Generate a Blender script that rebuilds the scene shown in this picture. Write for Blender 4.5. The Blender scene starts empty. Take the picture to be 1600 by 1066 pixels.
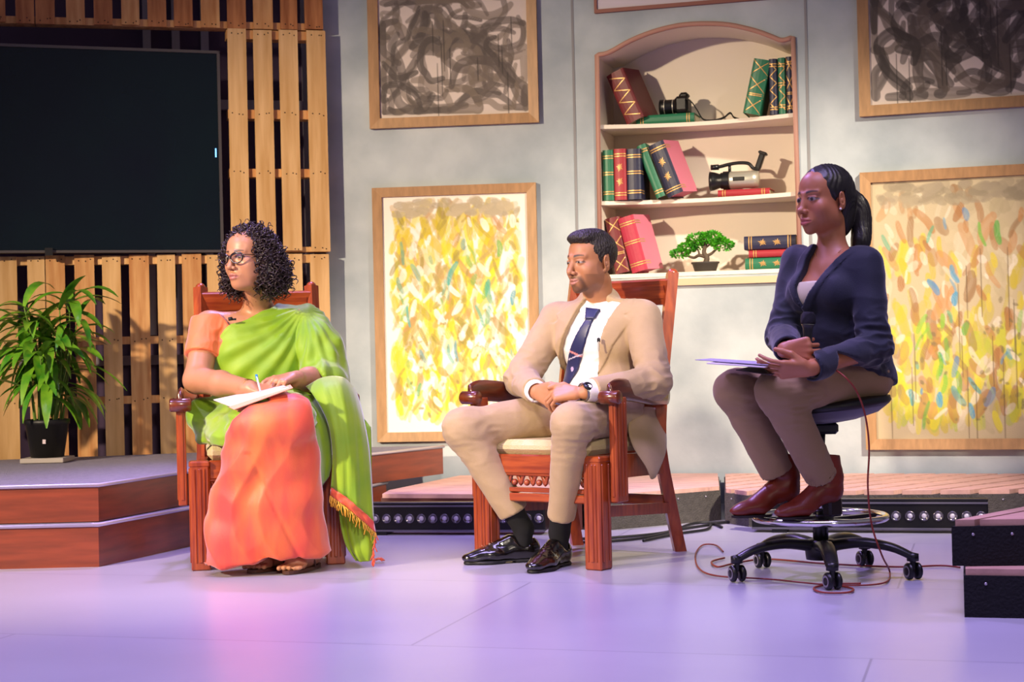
import bpy, math, random
import numpy as np
from mathutils import Vector, Matrix
sc = bpy.context.scene
COL = sc.collection
# ------------------------------------------------------------------ camera
F_PX, CAM_Z, ROLL, PITCH = 2600.0, 0.78, 0.0227, 14 / 2600.0
_f = np.array([0, math.cos(PITCH), math.sin(PITCH)]); _u0 = np.array([0, -math.sin(PITCH), math.cos(PITCH)]); _r0 = np.array([1.0, 0, 0])
_r = math.cos(ROLL) * _r0 - math.sin(ROLL) * _u0
_u = math.sin(ROLL) * _r0 + math.cos(ROLL) * _u0
cam = bpy.data.cameras.new('camera'); camo = bpy.data.objects.new('camera', cam); COL.objects.link(camo)
cam.sensor_width = 36.0; cam.lens = 36.0 * F_PX / 1600.0
camo.matrix_world = Matrix(((_r[0], _u[0], -_f[0], 0), (_r[1], _u[1], -_f[1], 0), (_r[2], _u[2], -_f[2], CAM_Z), (0, 0, 0, 1)))
cam.clip_end = 100
cam.dof.use_dof = True; cam.dof.focus_distance = 6.0; cam.dof.aperture_fstop = 7.0
sc.camera = camo
# ------------------------------------------------------------------ world, exposure
sc.view_settings.view_transform = 'Standard'; sc.view_settings.look = 'None'
sc.view_settings.exposure = 0.42; sc.view_settings.gamma = 1.0; sc.view_settings.use_curve_mapping = False
w = bpy.data.worlds.new('world'); sc.world = w; w.use_nodes = True
w.node_tree.nodes['Background'].inputs[0].default_value = (0.72, 0.64, 0.78, 1)
w.node_tree.nodes['Background'].inputs[1].default_value = 0.16
# ------------------------------------------------------------------ stage lights, plus an added side fill
def aim(o, tgt):
    o.rotation_euler = (Vector(tgt) - o.location).to_track_quat('-Z', 'Y').to_euler()
def spot(name, loc, tgt, energy, col, ang=40, blend=0.4, size=0.12):
    l = bpy.data.lights.new(name, 'SPOT'); o = bpy.data.objects.new(name, l); COL.objects.link(o)
    o.location = loc; aim(o, tgt); l.energy = energy; l.color = col; l.spot_size = math.radians(ang); l.spot_blend = blend; l.shadow_soft_size = size
    return o
def area(name, loc, tgt, energy, col, sx, sy):
    l = bpy.data.lights.new(name, 'AREA'); o = bpy.data.objects.new(name, l); COL.objects.link(o)
    l.shape = 'RECTANGLE'; l.size = sx; l.size_y = sy; o.location = loc; aim(o, tgt); l.energy = energy; l.color = col
    return o
WARM = (1.0, 0.80, 0.56); PURP = (0.50, 0.34, 1.0)
#LIGHTS
spot('key_spot', (-4.9, 2.2, 3.0), (-1.0, 6.9, 0.75), 1900, WARM, 42, 0.7)
spot('front_spot', (0.6, -0.6, 3.2), (-0.45, 6.2, 0.75), 680, (1.0, 0.86, 0.70), 19, 0.6, 0.3)
spot('set_wash_spot', (3.2, 3.4, 4.1), (0.70, 8.3, 0.20), 1850, (1.0, .88, .70), 33, 0.8)
spot('violet_spot', (-3.4, 5.0, 4.2), (0.0, 6.0, 0.2), 300, PURP, 42, 0.6)
spot('added_side_fill', (2.2, 0.2, 2.4), (0.9, 5.5, 0.8), 60, (1.0, .84, .70), 20, 0.7, .3)  # added fill to warm the stool woman, not a lamp of the stage
spot('violet_back_spot', (-1.0, 8.0, 4.6), (-0.1, 5.2, 0.0), 560, PURP, 66, 0.6)
area('violet_overhead', (0.2, 3.8, 5.2), (0.2, 4.4, 0), 75, (0.58, 0.46, 1.0), 4, 2).data.spread = math.radians(75)
# ------------------------------------------------------------------ helpers
def hexc(s):
    v = [int(s[i:i + 2], 16) / 255 for i in (0, 2, 4)]
    return tuple(c / 12.92 if c <= .04045 else ((c + .055) / 1.055) ** 2.4 for c in v)
def ray(px, py):
    return _f + _r * ((px - 800) / F_PX) - _u * ((py - 533) / F_PX)
def W(px, py, D):
    d = ray(px, py); return np.array([0, 0, CAM_Z]) + d * (D / d[1])
def FL(px, py, z=0.0):
    d = ray(px, py); return np.array([0, 0, CAM_Z]) + d * ((z - CAM_Z) / d[2])
class Plane:
    "upright plane through (x0,y0); dY/dX = t; normal towards the camera"
    def __init__(s, x0, y0, t):
        s.o = np.array([x0, y0, 0.0]); n = math.hypot(1, t)
        s.d = np.array([1 / n, t / n, 0]); s.n = np.array([t / n, -1 / n, 0]); s.ang = math.atan2(t, 1)
    def uv(s, px, py, off=0.0):
        d = ray(px, py); c = np.array([0, 0, CAM_Z]); o = s.o + s.n * off
        p = c + d * (np.dot(o - c, s.n) / np.dot(d, s.n))
        return float(np.dot(p - s.o, s.d)), float(p[2])
    def pt(s, u, z, off=0.0):
        return s.o + s.d * u + s.n * off + np.array([0, 0, z])
    def mat(s, u=0, z=0, off=0):
        p = s.pt(u, z, off)
        return Matrix.Translation(p) @ Matrix.Rotation(s.ang, 4, 'Z')
def nrm(v):
    v = np.asarray(v, float); return v / np.linalg.norm(v)
# ---- materials
_M = {}
def mat(name, col, rough=0.6, metal=0.0, bump=0.0, bscale=60.0, var=0.0, vscale=6.0, stretch=(1, 1, 1), spec=0.5, emit=None, estr=0, sss=0.0, vcol=False, sheen=0.0, coat=0.0, trans=0.0, col2=None, detail=4):
    if name in _M: return _M[name]
    m = bpy.data.materials.new(name); m.use_nodes = True; nt = m.node_tree; N = nt.nodes; L = nt.links
    b = N['Principled BSDF']
    c = hexc(col) if isinstance(col, str) else col
    b.inputs['Base Color'].default_value = (*c, 1); b.inputs['Roughness'].default_value = rough; b.inputs['Metallic'].default_value = metal
    b.inputs['Specular IOR Level'].default_value = spec
    if sss: b.inputs['Subsurface Weight'].default_value = sss; b.inputs['Subsurface Radius'].default_value = (0.012, 0.005, 0.003); b.inputs['Subsurface Scale'].default_value = 0.25
    if sheen: b.inputs['Sheen Weight'].default_value = sheen; b.inputs['Sheen Roughness'].default_value = 0.4
    if coat: b.inputs['Coat Weight'].default_value = coat; b.inputs['Coat Roughness'].default_value = 0.15
    if trans: b.inputs['Transmission Weight'].default_value = trans
    if emit: b.inputs['Emission Color'].default_value = (*(hexc(emit) if isinstance(emit, str) else emit), 1); b.inputs['Emission Strength'].default_value = estr
    src = None
    if vcol:
        a = N.new('ShaderNodeAttribute'); a.attribute_name = 'Col'; src = a.outputs['Color']; L.new(src, b.inputs['Base Color'])
    if var or bump:
        tc = N.new('ShaderNodeTexCoord'); mp = N.new('ShaderNodeMapping'); mp.inputs['Scale'].default_value = stretch; L.new(tc.outputs['Object'], mp.inputs['Vector'])
    if var:
        n = N.new('ShaderNodeTexNoise'); n.inputs['Scale'].default_value = vscale; n.inputs['Detail'].default_value = detail; L.new(mp.outputs[0], n.inputs['Vector'])
        cr = N.new('ShaderNodeMapRange'); cr.inputs[1].default_value = 0.32; cr.inputs[2].default_value = 0.68; L.new(n.outputs[0], cr.inputs[0])
        mx = N.new('ShaderNodeMix'); mx.data_type = 'RGBA'
        L.new(cr.outputs[0], mx.inputs[0])
        c2 = (hexc(col2) if isinstance(col2, str) else col2) if col2 else tuple(max(0, x * (1 - var)) for x in c)
        if src: 
            mm = N.new('ShaderNodeMix'); mm.data_type = 'RGBA'; mm.blend_type = 'MULTIPLY'; mm.inputs[0].default_value = 1
            mx.inputs[6].default_value = (1, 1, 1, 1); mx.inputs[7].default_value = (1 - var,) * 3 + (1,)
            L.new(src, mm.inputs[6]); L.new(mx.outputs[2], mm.inputs[7]); L.new(mm.outputs[2], b.inputs['Base Color'])
        else:
            mx.inputs[6].default_value = (*c, 1); mx.inputs[7].default_value = (*c2, 1); L.new(mx.outputs[2], b.inputs['Base Color'])
    if bump:
        n = N.new('ShaderNodeTexNoise'); n.inputs['Scale'].default_value = bscale; n.inputs['Detail'].default_value = 3; L.new(mp.outputs[0], n.inputs['Vector'])
        bp = N.new('ShaderNodeBump'); bp.inputs['Strength'].default_value = bump; bp.inputs['Distance'].default_value = 0.01
        L.new(n.outputs[0], bp.inputs['Height']); L.new(bp.outputs[0], b.inputs['Normal'])
    _M[name] = m; return m
# ---- objects
def link(o, parent=None):
    COL.objects.link(o)
    if parent is not None:
        o.parent = parent; o.matrix_parent_inverse = parent.matrix_basis.inverted()
    return o
def tag(o, label=None, cat=None, group=None, kind=None):
    if label: o['label'] = label
    if cat: o['category'] = cat
    if group: o['group'] = group
    if kind: o['kind'] = kind
    return o
def thing(name, label, cat, loc=(0, 0, 0), rz=0.0, group=None):
    o = bpy.data.objects.new(name, None); o.empty_display_size = 0.1
    o.matrix_basis = Matrix.Translation(Vector([float(a) for a in loc])) @ Matrix.Rotation(rz, 4, 'Z')
    COL.objects.link(o); return tag(o, label, cat, group)
class MB:
    "collects shapes; build() links them as one mesh object"
    def __init__(s): s.v = []; s.f = []; s.mi = []; s.M = Matrix.Identity(4); s.cur = 0; s.sm = []; s.smooth = False
    def add(s, vs, fs, smooth=None):
        b = len(s.v); M = s.M
        s.v += [tuple(M @ Vector([float(c) for c in v])) for v in vs]
        s.f += [[i + b for i in f] for f in fs]; s.mi += [s.cur] * len(fs); s.sm += [s.smooth if smooth is None else smooth] * len(fs)
        return s
    def box(s, c, size, R=None, bev=0.0):
        hx, hy, hz = [a / 2 for a in size]; b = min(bev, hx * .9, hy * .9, hz * .9)
        c = np.asarray(c, float)
        if b <= 0:
            vs = [(x * hx, y * hy, z * hz) for x in (-1, 1) for y in (-1, 1) for z in (-1, 1)]
            fs = [(0, 1, 3, 2), (4, 6, 7, 5), (0, 4, 5, 1), (2, 3, 7, 6), (0, 2, 6, 4), (1, 5, 7, 3)]
        else:
            vs = []; idx = {}
            for x in (-1, 1):
                for y in (-1, 1):
                    for z in (-1, 1):
                        for a, q in enumerate(((hx, hy - b, hz - b), (hx - b, hy, hz - b), (hx - b, hy - b, hz))):
                            idx[(x, y, z, a)] = len(vs); vs.append((x * q[0], y * q[1], z * q[2]))
            fs = []
            for a in range(3):
                o1, o2 = [(1, 2), (2, 0), (0, 1)][a]
                for sg in (-1, 1):
                    q = []
                    for s1, s2 in ((-1, -1), (1, -1), (1, 1), (-1, 1)):
                        k = [0, 0, 0]; k[a] = sg; k[o1] = s1; k[o2] = s2; q.append(idx[(*k, a)])
                    fs.append(q if sg > 0 else q[::-1])
            for a in range(3):
                a1, a2 = (a + 1) % 3, (a + 2) % 3
                for s1 in (-1, 1):
                    for s2 in (-1, 1):
                        k0 = [0, 0, 0]; k0[a] = -1; k0[a1] = s1; k0[a2] = s2; k1 = list(k0); k1[a] = 1
                        q = [idx[(*k0, a1)], idx[(*k1, a1)], idx[(*k1, a2)], idx[(*k0, a2)]]
                        fs.append(q if s1 * s2 > 0 else q[::-1])
            for x in (-1, 1):
                for y in (-1, 1):
                    for z in (-1, 1):
                        q = [idx[(x, y, z, a)] for a in range(3)]; fs.append(q if x * y * z > 0 else q[::-1])
        if R is not None: vs = [tuple(np.asarray(R) @ np.array(v)) for v in vs]
        return s.add([tuple(c + np.array(v)) for v in vs], fs, False)
    def beam(s, a, b, wx, wy, up=(0, 0, 1), bev=0.0):
        a = np.asarray(a, float); b = np.asarray(b, float); z = b - a; L = np.linalg.norm(z); z = z / L
        x = np.cross(up, z)
        if np.linalg.norm(x) < 1e-4: x = np.cross((0, 1, 0), z)
        x = x / np.linalg.norm(x); y = np.cross(z, x)
        return s.box((a + b) / 2, (wx, wy, L), np.array([x, y, z]).T, bev)
    def tube(s, pts, r, n=8, cap=True, flat=1.0, up=None):
        pts = [np.asarray(p, float) for p in pts]; m = len(pts); vs = []; fs = []
        rr = r if hasattr(r, '__len__') else [r] * m; prev = None
        for i, p in enumerate(pts):
            t = pts[min(i + 1, m - 1)] - pts[max(i - 1, 0)]; t = t / (np.linalg.norm(t) + 1e-12)
            if prev is None:
                a = np.array(up if up is not None else ((0, 0, 1) if abs(t[2]) < .9 else (1, 0, 0)), float); x = np.cross(a, t)
            else: x = prev - t * np.dot(prev, t)
            x = x / (np.linalg.norm(x) + 1e-12); y = np.cross(t, x); prev = x
            for k in range(n):
                q = 2 * math.pi * k / n; vs.append(p + rr[i] * (math.cos(q) * x + flat * math.sin(q) * y))
        for i in range(m - 1):
            for k in range(n):
                k2 = (k + 1) % n; fs.append((i * n + k, i * n + k2, (i + 1) * n + k2, (i + 1) * n + k))
        if cap: fs.append(list(range(n))[::-1]); fs.append([(m - 1) * n + k for k in range(n)])
        return s.add(vs, fs, True)
    def lathe(s, prof, c=(0, 0, 0), n=24, R=None, cap=True):
        vs = []; fs = []; c = np.asarray(c, float)
        for (r, z) in prof:
            for k in range(n):
                q = 2 * math.pi * k / n; v = np.array([r * math.cos(q), r * math.sin(q), z])
                if R is not None: v = R @ v
                vs.append(c + v)
        m = len(prof)
        for i in range(m - 1):
            for k in range(n):
                k2 = (k + 1) % n; fs.append((i * n + k, i * n + k2, (i + 1) * n + k2, (i + 1) * n + k))
        if cap: fs.append(list(range(n))[::-1]); fs.append([(m - 1) * n + k for k in range(n)])
        return s.add(vs, fs, True)
    def prism(s, poly, z0, z1):
        n = len(poly); vs = [(x, y, z0) for x, y in poly] + [(x, y, z1) for x, y in poly]
        fs = [list(range(n))[::-1], [n + i for i in range(n)]] + [(i, (i + 1) % n, n + (i + 1) % n, n + i) for i in range(n)]
        return s.add(vs, fs, False)
    def ball(s, c, r, n=10, R=None):
        r = np.asarray(r if hasattr(r, '__len__') else (r, r, r), float); vs = []; fs = []
        for i in range(n + 1):
            a = math.pi * i / n
            for k in range(2 * n):
                b = math.pi * k / n; v = np.array([math.sin(a) * math.cos(b), math.sin(a) * math.sin(b), -math.cos(a)]) * r
                if R is not None: v = R @ v
                vs.append(np.asarray(c, float) + v)
        for i in range(n):
            for k in range(2 * n):
                k2 = (k + 1) % (2 * n); fs.append((i * 2 * n + k, i * 2 * n + k2, (i + 1) * 2 * n + k2, (i + 1) * 2 * n + k))
        return s.add(vs, fs, True)
    def build(s, name, mats, parent=None, local=False):
        me = bpy.data.meshes.new(name); me.from_pydata(s.v, [], s.f)
        for m in (mats if isinstance(mats, (list, tuple)) else [mats]): me.materials.append(m)
        me.polygons.foreach_set('material_index', s.mi); me.polygons.foreach_set('use_smooth', s.sm); me.validate(); me.update()
        o = bpy.data.objects.new(name, me); COL.objects.link(o)
        if parent is not None:
            o.parent = parent
            if not local: o.matrix_parent_inverse = parent.matrix_basis.inverted()
        return o
def cr(pts, n=6, closed=False):
    "Catmull-Rom through points"
    P = [np.asarray(p, float) for p in pts]; out = []; m = len(P)
    rng = range(m if closed else m - 1)
    for i in rng:
        g = (lambda k: P[k % m]) if closed else (lambda k: P[min(max(k, 0), m - 1)])
        p0, p1, p2, p3 = g(i - 1), g(i), g(i + 1), g(i + 2)
        for j in range(n):
            t = j / n; out.append(.5 * ((2 * p1) + (p2 - p0) * t + (2 * p0 - 5 * p1 + 4 * p2 - p3) * t * t + (3 * p1 - p0 - 3 * p2 + p3) * t ** 3))
    if not closed: out.append(P[-1])
    return out
def copy_tree(o, parent=None):
    c = o.copy(); COL.objects.link(c)
    if parent is not None: c.parent = parent
    for ch in list(o.children): copy_tree(ch, c)
    return c
def grid_mesh(name, V, nu, nv, material, parent=None, col=None, solid=0.0, closed_u=False, smooth=True):
    "V: (nu,nv,3) array"
    V = np.asarray(V, float).reshape(nu * nv, 3); iu = np.arange(nu if closed_u else nu - 1); iv = np.arange(nv - 1)
    A, B = np.meshgrid(iu, iv, indexing='ij'); A2 = (A + 1) % nu
    Q = np.stack([A * nv + B, A2 * nv + B, A2 * nv + B + 1, A * nv + B + 1], -1).reshape(-1, 4)
    return quad_mesh(name, V, Q, material, parent, col, solid, smooth)
def quad_mesh(name, V, Q, material, parent=None, col=None, solid=0.0, smooth=True, matidx=None):
    me = bpy.data.meshes.new(name); nv, nq = len(V), len(Q)
    me.vertices.add(nv); me.vertices.foreach_set('co', np.asarray(V, np.float32).ravel())
    me.loops.add(nq * 4); me.loops.foreach_set('vertex_index', np.asarray(Q, np.int32).ravel())
    me.polygons.add(nq); me.polygons.foreach_set('loop_start', np.arange(0, nq * 4, 4, dtype=np.int32))
    for m in (material if isinstance(material, (list, tuple)) else [material]): me.materials.append(m)
    if matidx is not None: me.polygons.foreach_set('material_index', np.asarray(matidx, np.int32))
    me.polygons.foreach_set('use_smooth', np.full(nq, smooth)); me.update(calc_edges=True)
    if col is not None:
        a = me.color_attributes.new('Col', 'FLOAT_COLOR', 'POINT'); c4 = np.ones((nv, 4), np.float32); c4[:, :3] = col; a.data.foreach_set('color', c4.ravel())
    o = bpy.data.objects.new(name, me); link(o, parent)
    if solid:
        md = o.modifiers.new('solid', 'SOLIDIFY'); md.thickness = solid; md.offset = 0
    return o
def subdiv(o, n=1):
    md = o.modifiers.new('sub', 'SUBSURF'); md.levels = n; md.render_levels = n; return o
# ================================================================== SETTING
M_floor = mat('stage_floor', (0.41, 0.40, 0.46), 0.30, var=0.12, vscale=1.3, bump=0.02, bscale=25, spec=0.5)
def _floor_lines(m):
    nt = m.node_tree; N = nt.nodes; L = nt.links; b = N['Principled BSDF']
    src = b.inputs['Base Color'].links[0].from_socket
    tc = N.new('ShaderNodeTexCoord'); mp = N.new('ShaderNodeMapping'); mp.inputs['Location'].default_value = (0.3, 0.62, 0); mp.inputs['Rotation'].default_value = (0, 0, 0.28)
    br = N.new('ShaderNodeTexBrick'); br.inputs['Scale'].default_value = 1.0; br.inputs['Brick Width'].default_value = 2.4; br.inputs['Row Height'].default_value = 1.2; br.inputs['Mortar Size'].default_value = 0.0035
    br.inputs['Color1'].default_value = (1, 1, 1, 1); br.inputs['Color2'].default_value = (.97, .97, .97, 1); br.inputs['Mortar'].default_value = (.62, .62, .66, 1)
    mx = N.new('ShaderNodeMix'); mx.data_type = 'RGBA'; mx.blend_type = 'MULTIPLY'; mx.inputs[0].default_value = 1
    L.new(tc.outputs['Object'], mp.inputs['Vector']); L.new(mp.outputs[0], br.inputs['Vector']); L.new(src, mx.inputs[6]); L.new(br.outputs['Color'], mx.inputs[7]); L.new(mx.outputs[2], b.inputs['Base Color'])
_floor_lines(M_floor)
b = MB(); b.box((0, 4.5, -0.05), (14, 13, 0.1)); tag(b.build('floor', M_floor), kind='structure')
M_wall = mat('painted_plaster', hexc('bcc4c8'), 0.8, var=0.2, vscale=3.0, bump=0.2, bscale=14, detail=9, col2='99a3aa')
WA = Plane(-0.33, 8.5, -0.12); WB = Plane(0.34, 8.42, -0.30)
_ub, _ = WB.uv(1270, 500); _pb = WB.pt(_ub, 0); WC = Plane(_pb[0], _pb[1], -0.33)
HT = 4.0
ua0, _ = WA.uv(512, 500); ua1, _ = WA.uv(905, 500); uc1 = 3.2
def slab(P, u0, u1, z0, z1, o0, o1, b=None):
    own = b is None; b = b or MB()
    vs = [P.pt(u, z, o) for u in (u0, u1) for o in (o0, o1) for z in (z0, z1)]
    b.add(vs, [(0, 1, 3, 2), (4, 6, 7, 5), (0, 4, 5, 1), (2, 3, 7, 6), (0, 2, 6, 4), (1, 5, 7, 3)]); return b
tag(slab(WA, ua0, ua1 - .002, 0, HT, -0.06, 0).build('wall_back_left', M_wall), kind='structure')
tag(slab(WC, 0.004, uc1, 0, HT, -0.06, 0).build('wall_back_right', M_wall), kind='structure')
# backdrop behind the pallets, returning behind the set wall
PB = Plane(-0.95, 8.95, 0.25)
M_back = mat('purple_backdrop', hexc('54415f'), 0.85, var=0.2, vscale=3)
tag(slab(PB, -3.2, 0.6, 0, HT, -0.05, 0).build('wall_left', M_back), kind='structure')
M_stud = mat('grey_stud', hexc('a39aa6'), 0.8)
b = MB()
for px in (232, 277, 322, 479): 
    u, _ = PB.uv(px, 200); slab(PB, u - .02, u + .02, 0.9 if px < 479 else 0.2, HT, 0.0, 0.05, b)
for py in (165, 560):
    _, z = PB.uv(350, py); slab(PB, -3.1, .2, z - .025, z + .025, 0.002, 0.04, b)
tag(b.build('trim_1', M_stud), kind='structure')
# bookcase wall with an arched opening
nL, _zl = WB.uv(941, 430); nR, _ = WB.uv(1244, 430); _, zS = WB.uv(1090, 432); zS = WB.uv(1100, 431)[1]
nL = WB.uv(937, 260)[0]; nR = WB.uv(1244, 250)[0]
arch_px = [(932, 90), (952, 86), (985, 68), (1020, 54), (1060, 44), (1100, 41), (1140, 43), (1180, 52), (1205, 61), (1222, 67), (1244, 62)]
AR = [WB.uv(*p) for p in arch_px]; AR[0] = (nL, AR[0][1]); AR[-1] = (nR, AR[-1][1])
_ars = cr([np.array(a) for a in AR], 4)
ARC = [(min(max(a[0], nL), nR), a[1]) for a in _ars]
b = MB(); u0b, u1b = 0.002, _ub - .002
def face(P, b, pts, off=0.0): b.add([P.pt(u, z, off) for u, z in pts], [list(range(len(pts)))])
b.add([WB.pt(u0b, 0), WB.pt(nL, 0), WB.pt(nL, HT), WB.pt(u0b, HT)], [(0, 1, 2, 3)])
b.add([WB.pt(nR, 0), WB.pt(u1b, 0), WB.pt(u1b, HT), WB.pt(nR, HT)], [(0, 1, 2, 3)])
b.add([WB.pt(nL, 0), WB.pt(nR, 0), WB.pt(nR, zS), WB.pt(nL, zS)], [(0, 1, 2, 3)])
for i in range(len(ARC) - 1):
    (ua, za), (uc, zc) = ARC[i], ARC[i + 1]
    b.add([WB.pt(ua, za), WB.pt(uc, zc), WB.pt(uc, HT), WB.pt(ua, HT)], [(0, 1, 2, 3)])
b.add([WB.pt(u0b, 0, -.05), WB.pt(u0b, HT, -.05), WB.pt(nL, HT, -.05), WB.pt(nL, 0, -.05)], [(0, 1, 2, 3)])
b.add([WB.pt(nR, 0, -.05), WB.pt(nR, HT, -.05), WB.pt(u1b, HT, -.05), WB.pt(u1b, 0, -.05)], [(0, 1, 2, 3)])
tag(b.build('wall_back_middle', M_wall), kind='structure')
# seam covers
b = MB()
for P, u in ((WA, ua1), (WB, _ub)):
    slab(P, u - .006, u + .006, 0, HT, 0.0005, 0.004, b)
tag(b.build('trim_2', mat('seam', hexc('8b8a8c'), .8)), kind='structure')
# built-in bookcase niche
M_cream = mat('cream_paint', hexc('e9dccb'), 0.6, bump=0.05, bscale=30)
M_pink = mat('pink_brown_trim', hexc('b08272'), 0.6)
M_sill = mat('beige_trim', hexc('cfb592'), 0.6)
bc = thing('bookcase', 'cream built-in bookcase niche with arched top and three shelf levels', 'bookcase', WB.pt((nL + nR) / 2, 0))
DN = 0.34
b = MB()
loop = [(nL, zS)] + [(u, z) for u, z in ARC] + [(nR, zS)]
for i in range(len(loop)):
    (ua, za), (uc, zc) = loop[i], loop[(i + 1) % len(loop)]
    b.add([WB.pt(ua, za, 0), WB.pt(uc, zc, 0), WB.pt(uc, zc, -DN), WB.pt(ua, za, -DN)], [(0, 1, 2, 3)])
zmid = AR[5][1]
b.add([WB.pt(nL, zS, -DN), WB.pt(nR, zS, -DN), WB.pt(nR, zmid + .05, -DN), WB.pt(nL, zmid + .05, -DN)], [(0, 3, 2, 1)])
b.build('niche', M_cream, bc)
b = MB(); b.tube([WB.pt(u, z, 0.006) for u, z in [(nL - .008, zS)] + [(u, z + .012) for u, z in ARC] + [(nR + .008, zS)]], 0.013, 6)
b.build('arch_trim', M_pink, bc)
b = MB(); slab(WB, nL - .02, nR + .02, zS - .045, zS - .012, 0, 0.02, b); b.build('sill_trim', M_sill, bc)
SH = []
for k, (pl, pr) in enumerate((((942, 194), (1242, 179)), ((944, 313), (1244, 302)), ((946, 428), (1244, 421)))):
    zl = WB.uv(*pl, -.03)[1]; zr = WB.uv(*pr, -.03)[1]; z = (zl + zr) / 2; SH.append(z)
    n = 20; bow = 0.10 if k < 2 else 0.0; b = MB(); th = 0.02
    top = []; 
    for i in range(n + 1):
        t = i / n; u = nL + .002 + (nR - nL - .004) * t; top.append((u, -.012 - bow * math.sin(math.pi * t)))
    vs = []
    for u, o in top:
        for (oo, zz) in ((o, z), (o, z - th), (-DN + .002, z - th), (-DN + .002, z)): vs.append(WB.pt(u, zz, oo))
    fs = [(0, 1, 2, 3), tuple(4 * n + q for q in (3, 2, 1, 0))]
    for i in range(n):
        for q in range(4): fs.append((4 * i + q, 4 * i + 4 + q, 4 * i + 4 + (q + 1) % 4, 4 * i + (q + 1) % 4))
    b.add(vs, fs); b.build('shelf', M_cream, bc)
# the white panel frame above the bookcase
b = MB(); e = WB.uv(930, 20); u2 = WB.uv(1262, 5)[0]
pn = thing('wall_panel', 'white panel with red-brown edging high above the arched bookcase', 'panel', WB.pt(e[0], e[1]))
slab(WB, e[0] + .012, u2, e[1] + .012, e[1] + .5, 0.001, 0.012, b); b.build('board', mat('white_board', hexc('cfc3cc'), .6), pn)
b = MB(); slab(WB, e[0], u2, e[1] - .006, e[1] + .012, 0.001, 0.022, b); slab(WB, e[0], e[0] + .014, e[1] + .012, e[1] + .5, 0.001, 0.022, b); b.build('edging', mat('red_brown_edge', hexc('8c5548'), .6), pn)

# ================================================================== LEFT PLATFORM, DECKS
M_ply = mat('reddish_plywood', hexc('8a3d22'), 0.35, var=0.35, vscale=5, stretch=(1, 1, 9), coat=0.3, bump=0.02)
M_carp = mat('grey_carpet', hexc('8f8a9c'), 0.95, bump=0.5, bscale=220, var=0.25, vscale=60)
M_nos = mat('aluminium_nosing', hexc('cfc8d8'), 0.35, metal=0.7)
def offpoly(poly, d):
    n = len(poly); out = []
    for i in range(n):
        p0, p1, p2 = np.array(poly[i - 1]), np.array(poly[i]), np.array(poly[(i + 1) % n])
        a, c = nrm(p1 - p0), nrm(p2 - p1); n1 = np.array([a[1], -a[0]]); n2 = np.array([c[1], -c[0]]); m = nrm(n1 + n2); out.append(tuple(p1 + m * d / max(.3, np.dot(m, n1))))
    return out
A_ = FL(155, 886)[:2]; 
low = [(-4.2, 6.24), (A_[0], A_[1]), (-1.335, 6.90), (-0.70, 7.72), (-0.62, 8.0), (-0.95, 8.25), (-4.2, 7.4)]
up_ = [(-4.2, 6.29), (A_[0] - .01, A_[1] + .05), (-1.37, 6.93), (-0.70, 7.80), (-0.36, 8.36), (-0.95, 8.40), (-4.2, 7.55)]
low = [tuple(map(float, p)) for p in low]; up_ = [tuple(map(float, p)) for p in up_]
for poly, z0, z1, lab in ((low, 0, .155, 'lower reddish plywood step of the left stage riser'), (up_, .166, .30, 'upper reddish plywood step of the left riser, topped with grey carpet')):
    t = thing('platform_step', lab, 'stage step', (-2.2, 6.8, z0), group=None)
    b = MB(); b.prism(poly, z0, z1); b.build('riser', M_ply, t)
    b = MB(); b.prism(offpoly(poly, -.01), z1, z1 + .008); b.build('carpet', M_carp, t)
    b = MB(); pts = [(*p, z1 + .003) for p in offpoly(poly, .003)][:5]; b.tube(pts, 0.008, 6); b.build('nosing', M_nos, t)

M_wood_d = mat('deck_board', hexc('d6a79a'), 0.6, var=0.3, vscale=5, stretch=(2, 9, 2), bump=0.1)
M_black = mat('black_felt', hexc('0c0b0e'), 0.95, bump=0.4, bscale=120)
M_gcarp = mat('worn_grey_felt', hexc('4f4a47'), 0.95, bump=0.6, bscale=150, var=.3, vscale=40)
M_screw = mat('screw_steel', hexc('b8b0ba'), 0.4, metal=.9)
ZD = 0.145
def clip_poly(poly, n, c):
    "keep the part of a 2D polygon with dot(n,p) <= c"
    out = []
    for i in range(len(poly)):
        p, q = poly[i], poly[(i + 1) % len(poly)]; a = n[0] * p[0] + n[1] * p[1] - c; d = n[0] * q[0] + n[1] * q[1] - c
        if a <= 0: out.append(p)
        if (a < 0) != (d < 0) and a != d: t = a / (a - d); out.append((p[0] + t * (q[0] - p[0]), p[1] + t * (q[1] - p[1])))
    return out
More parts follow.
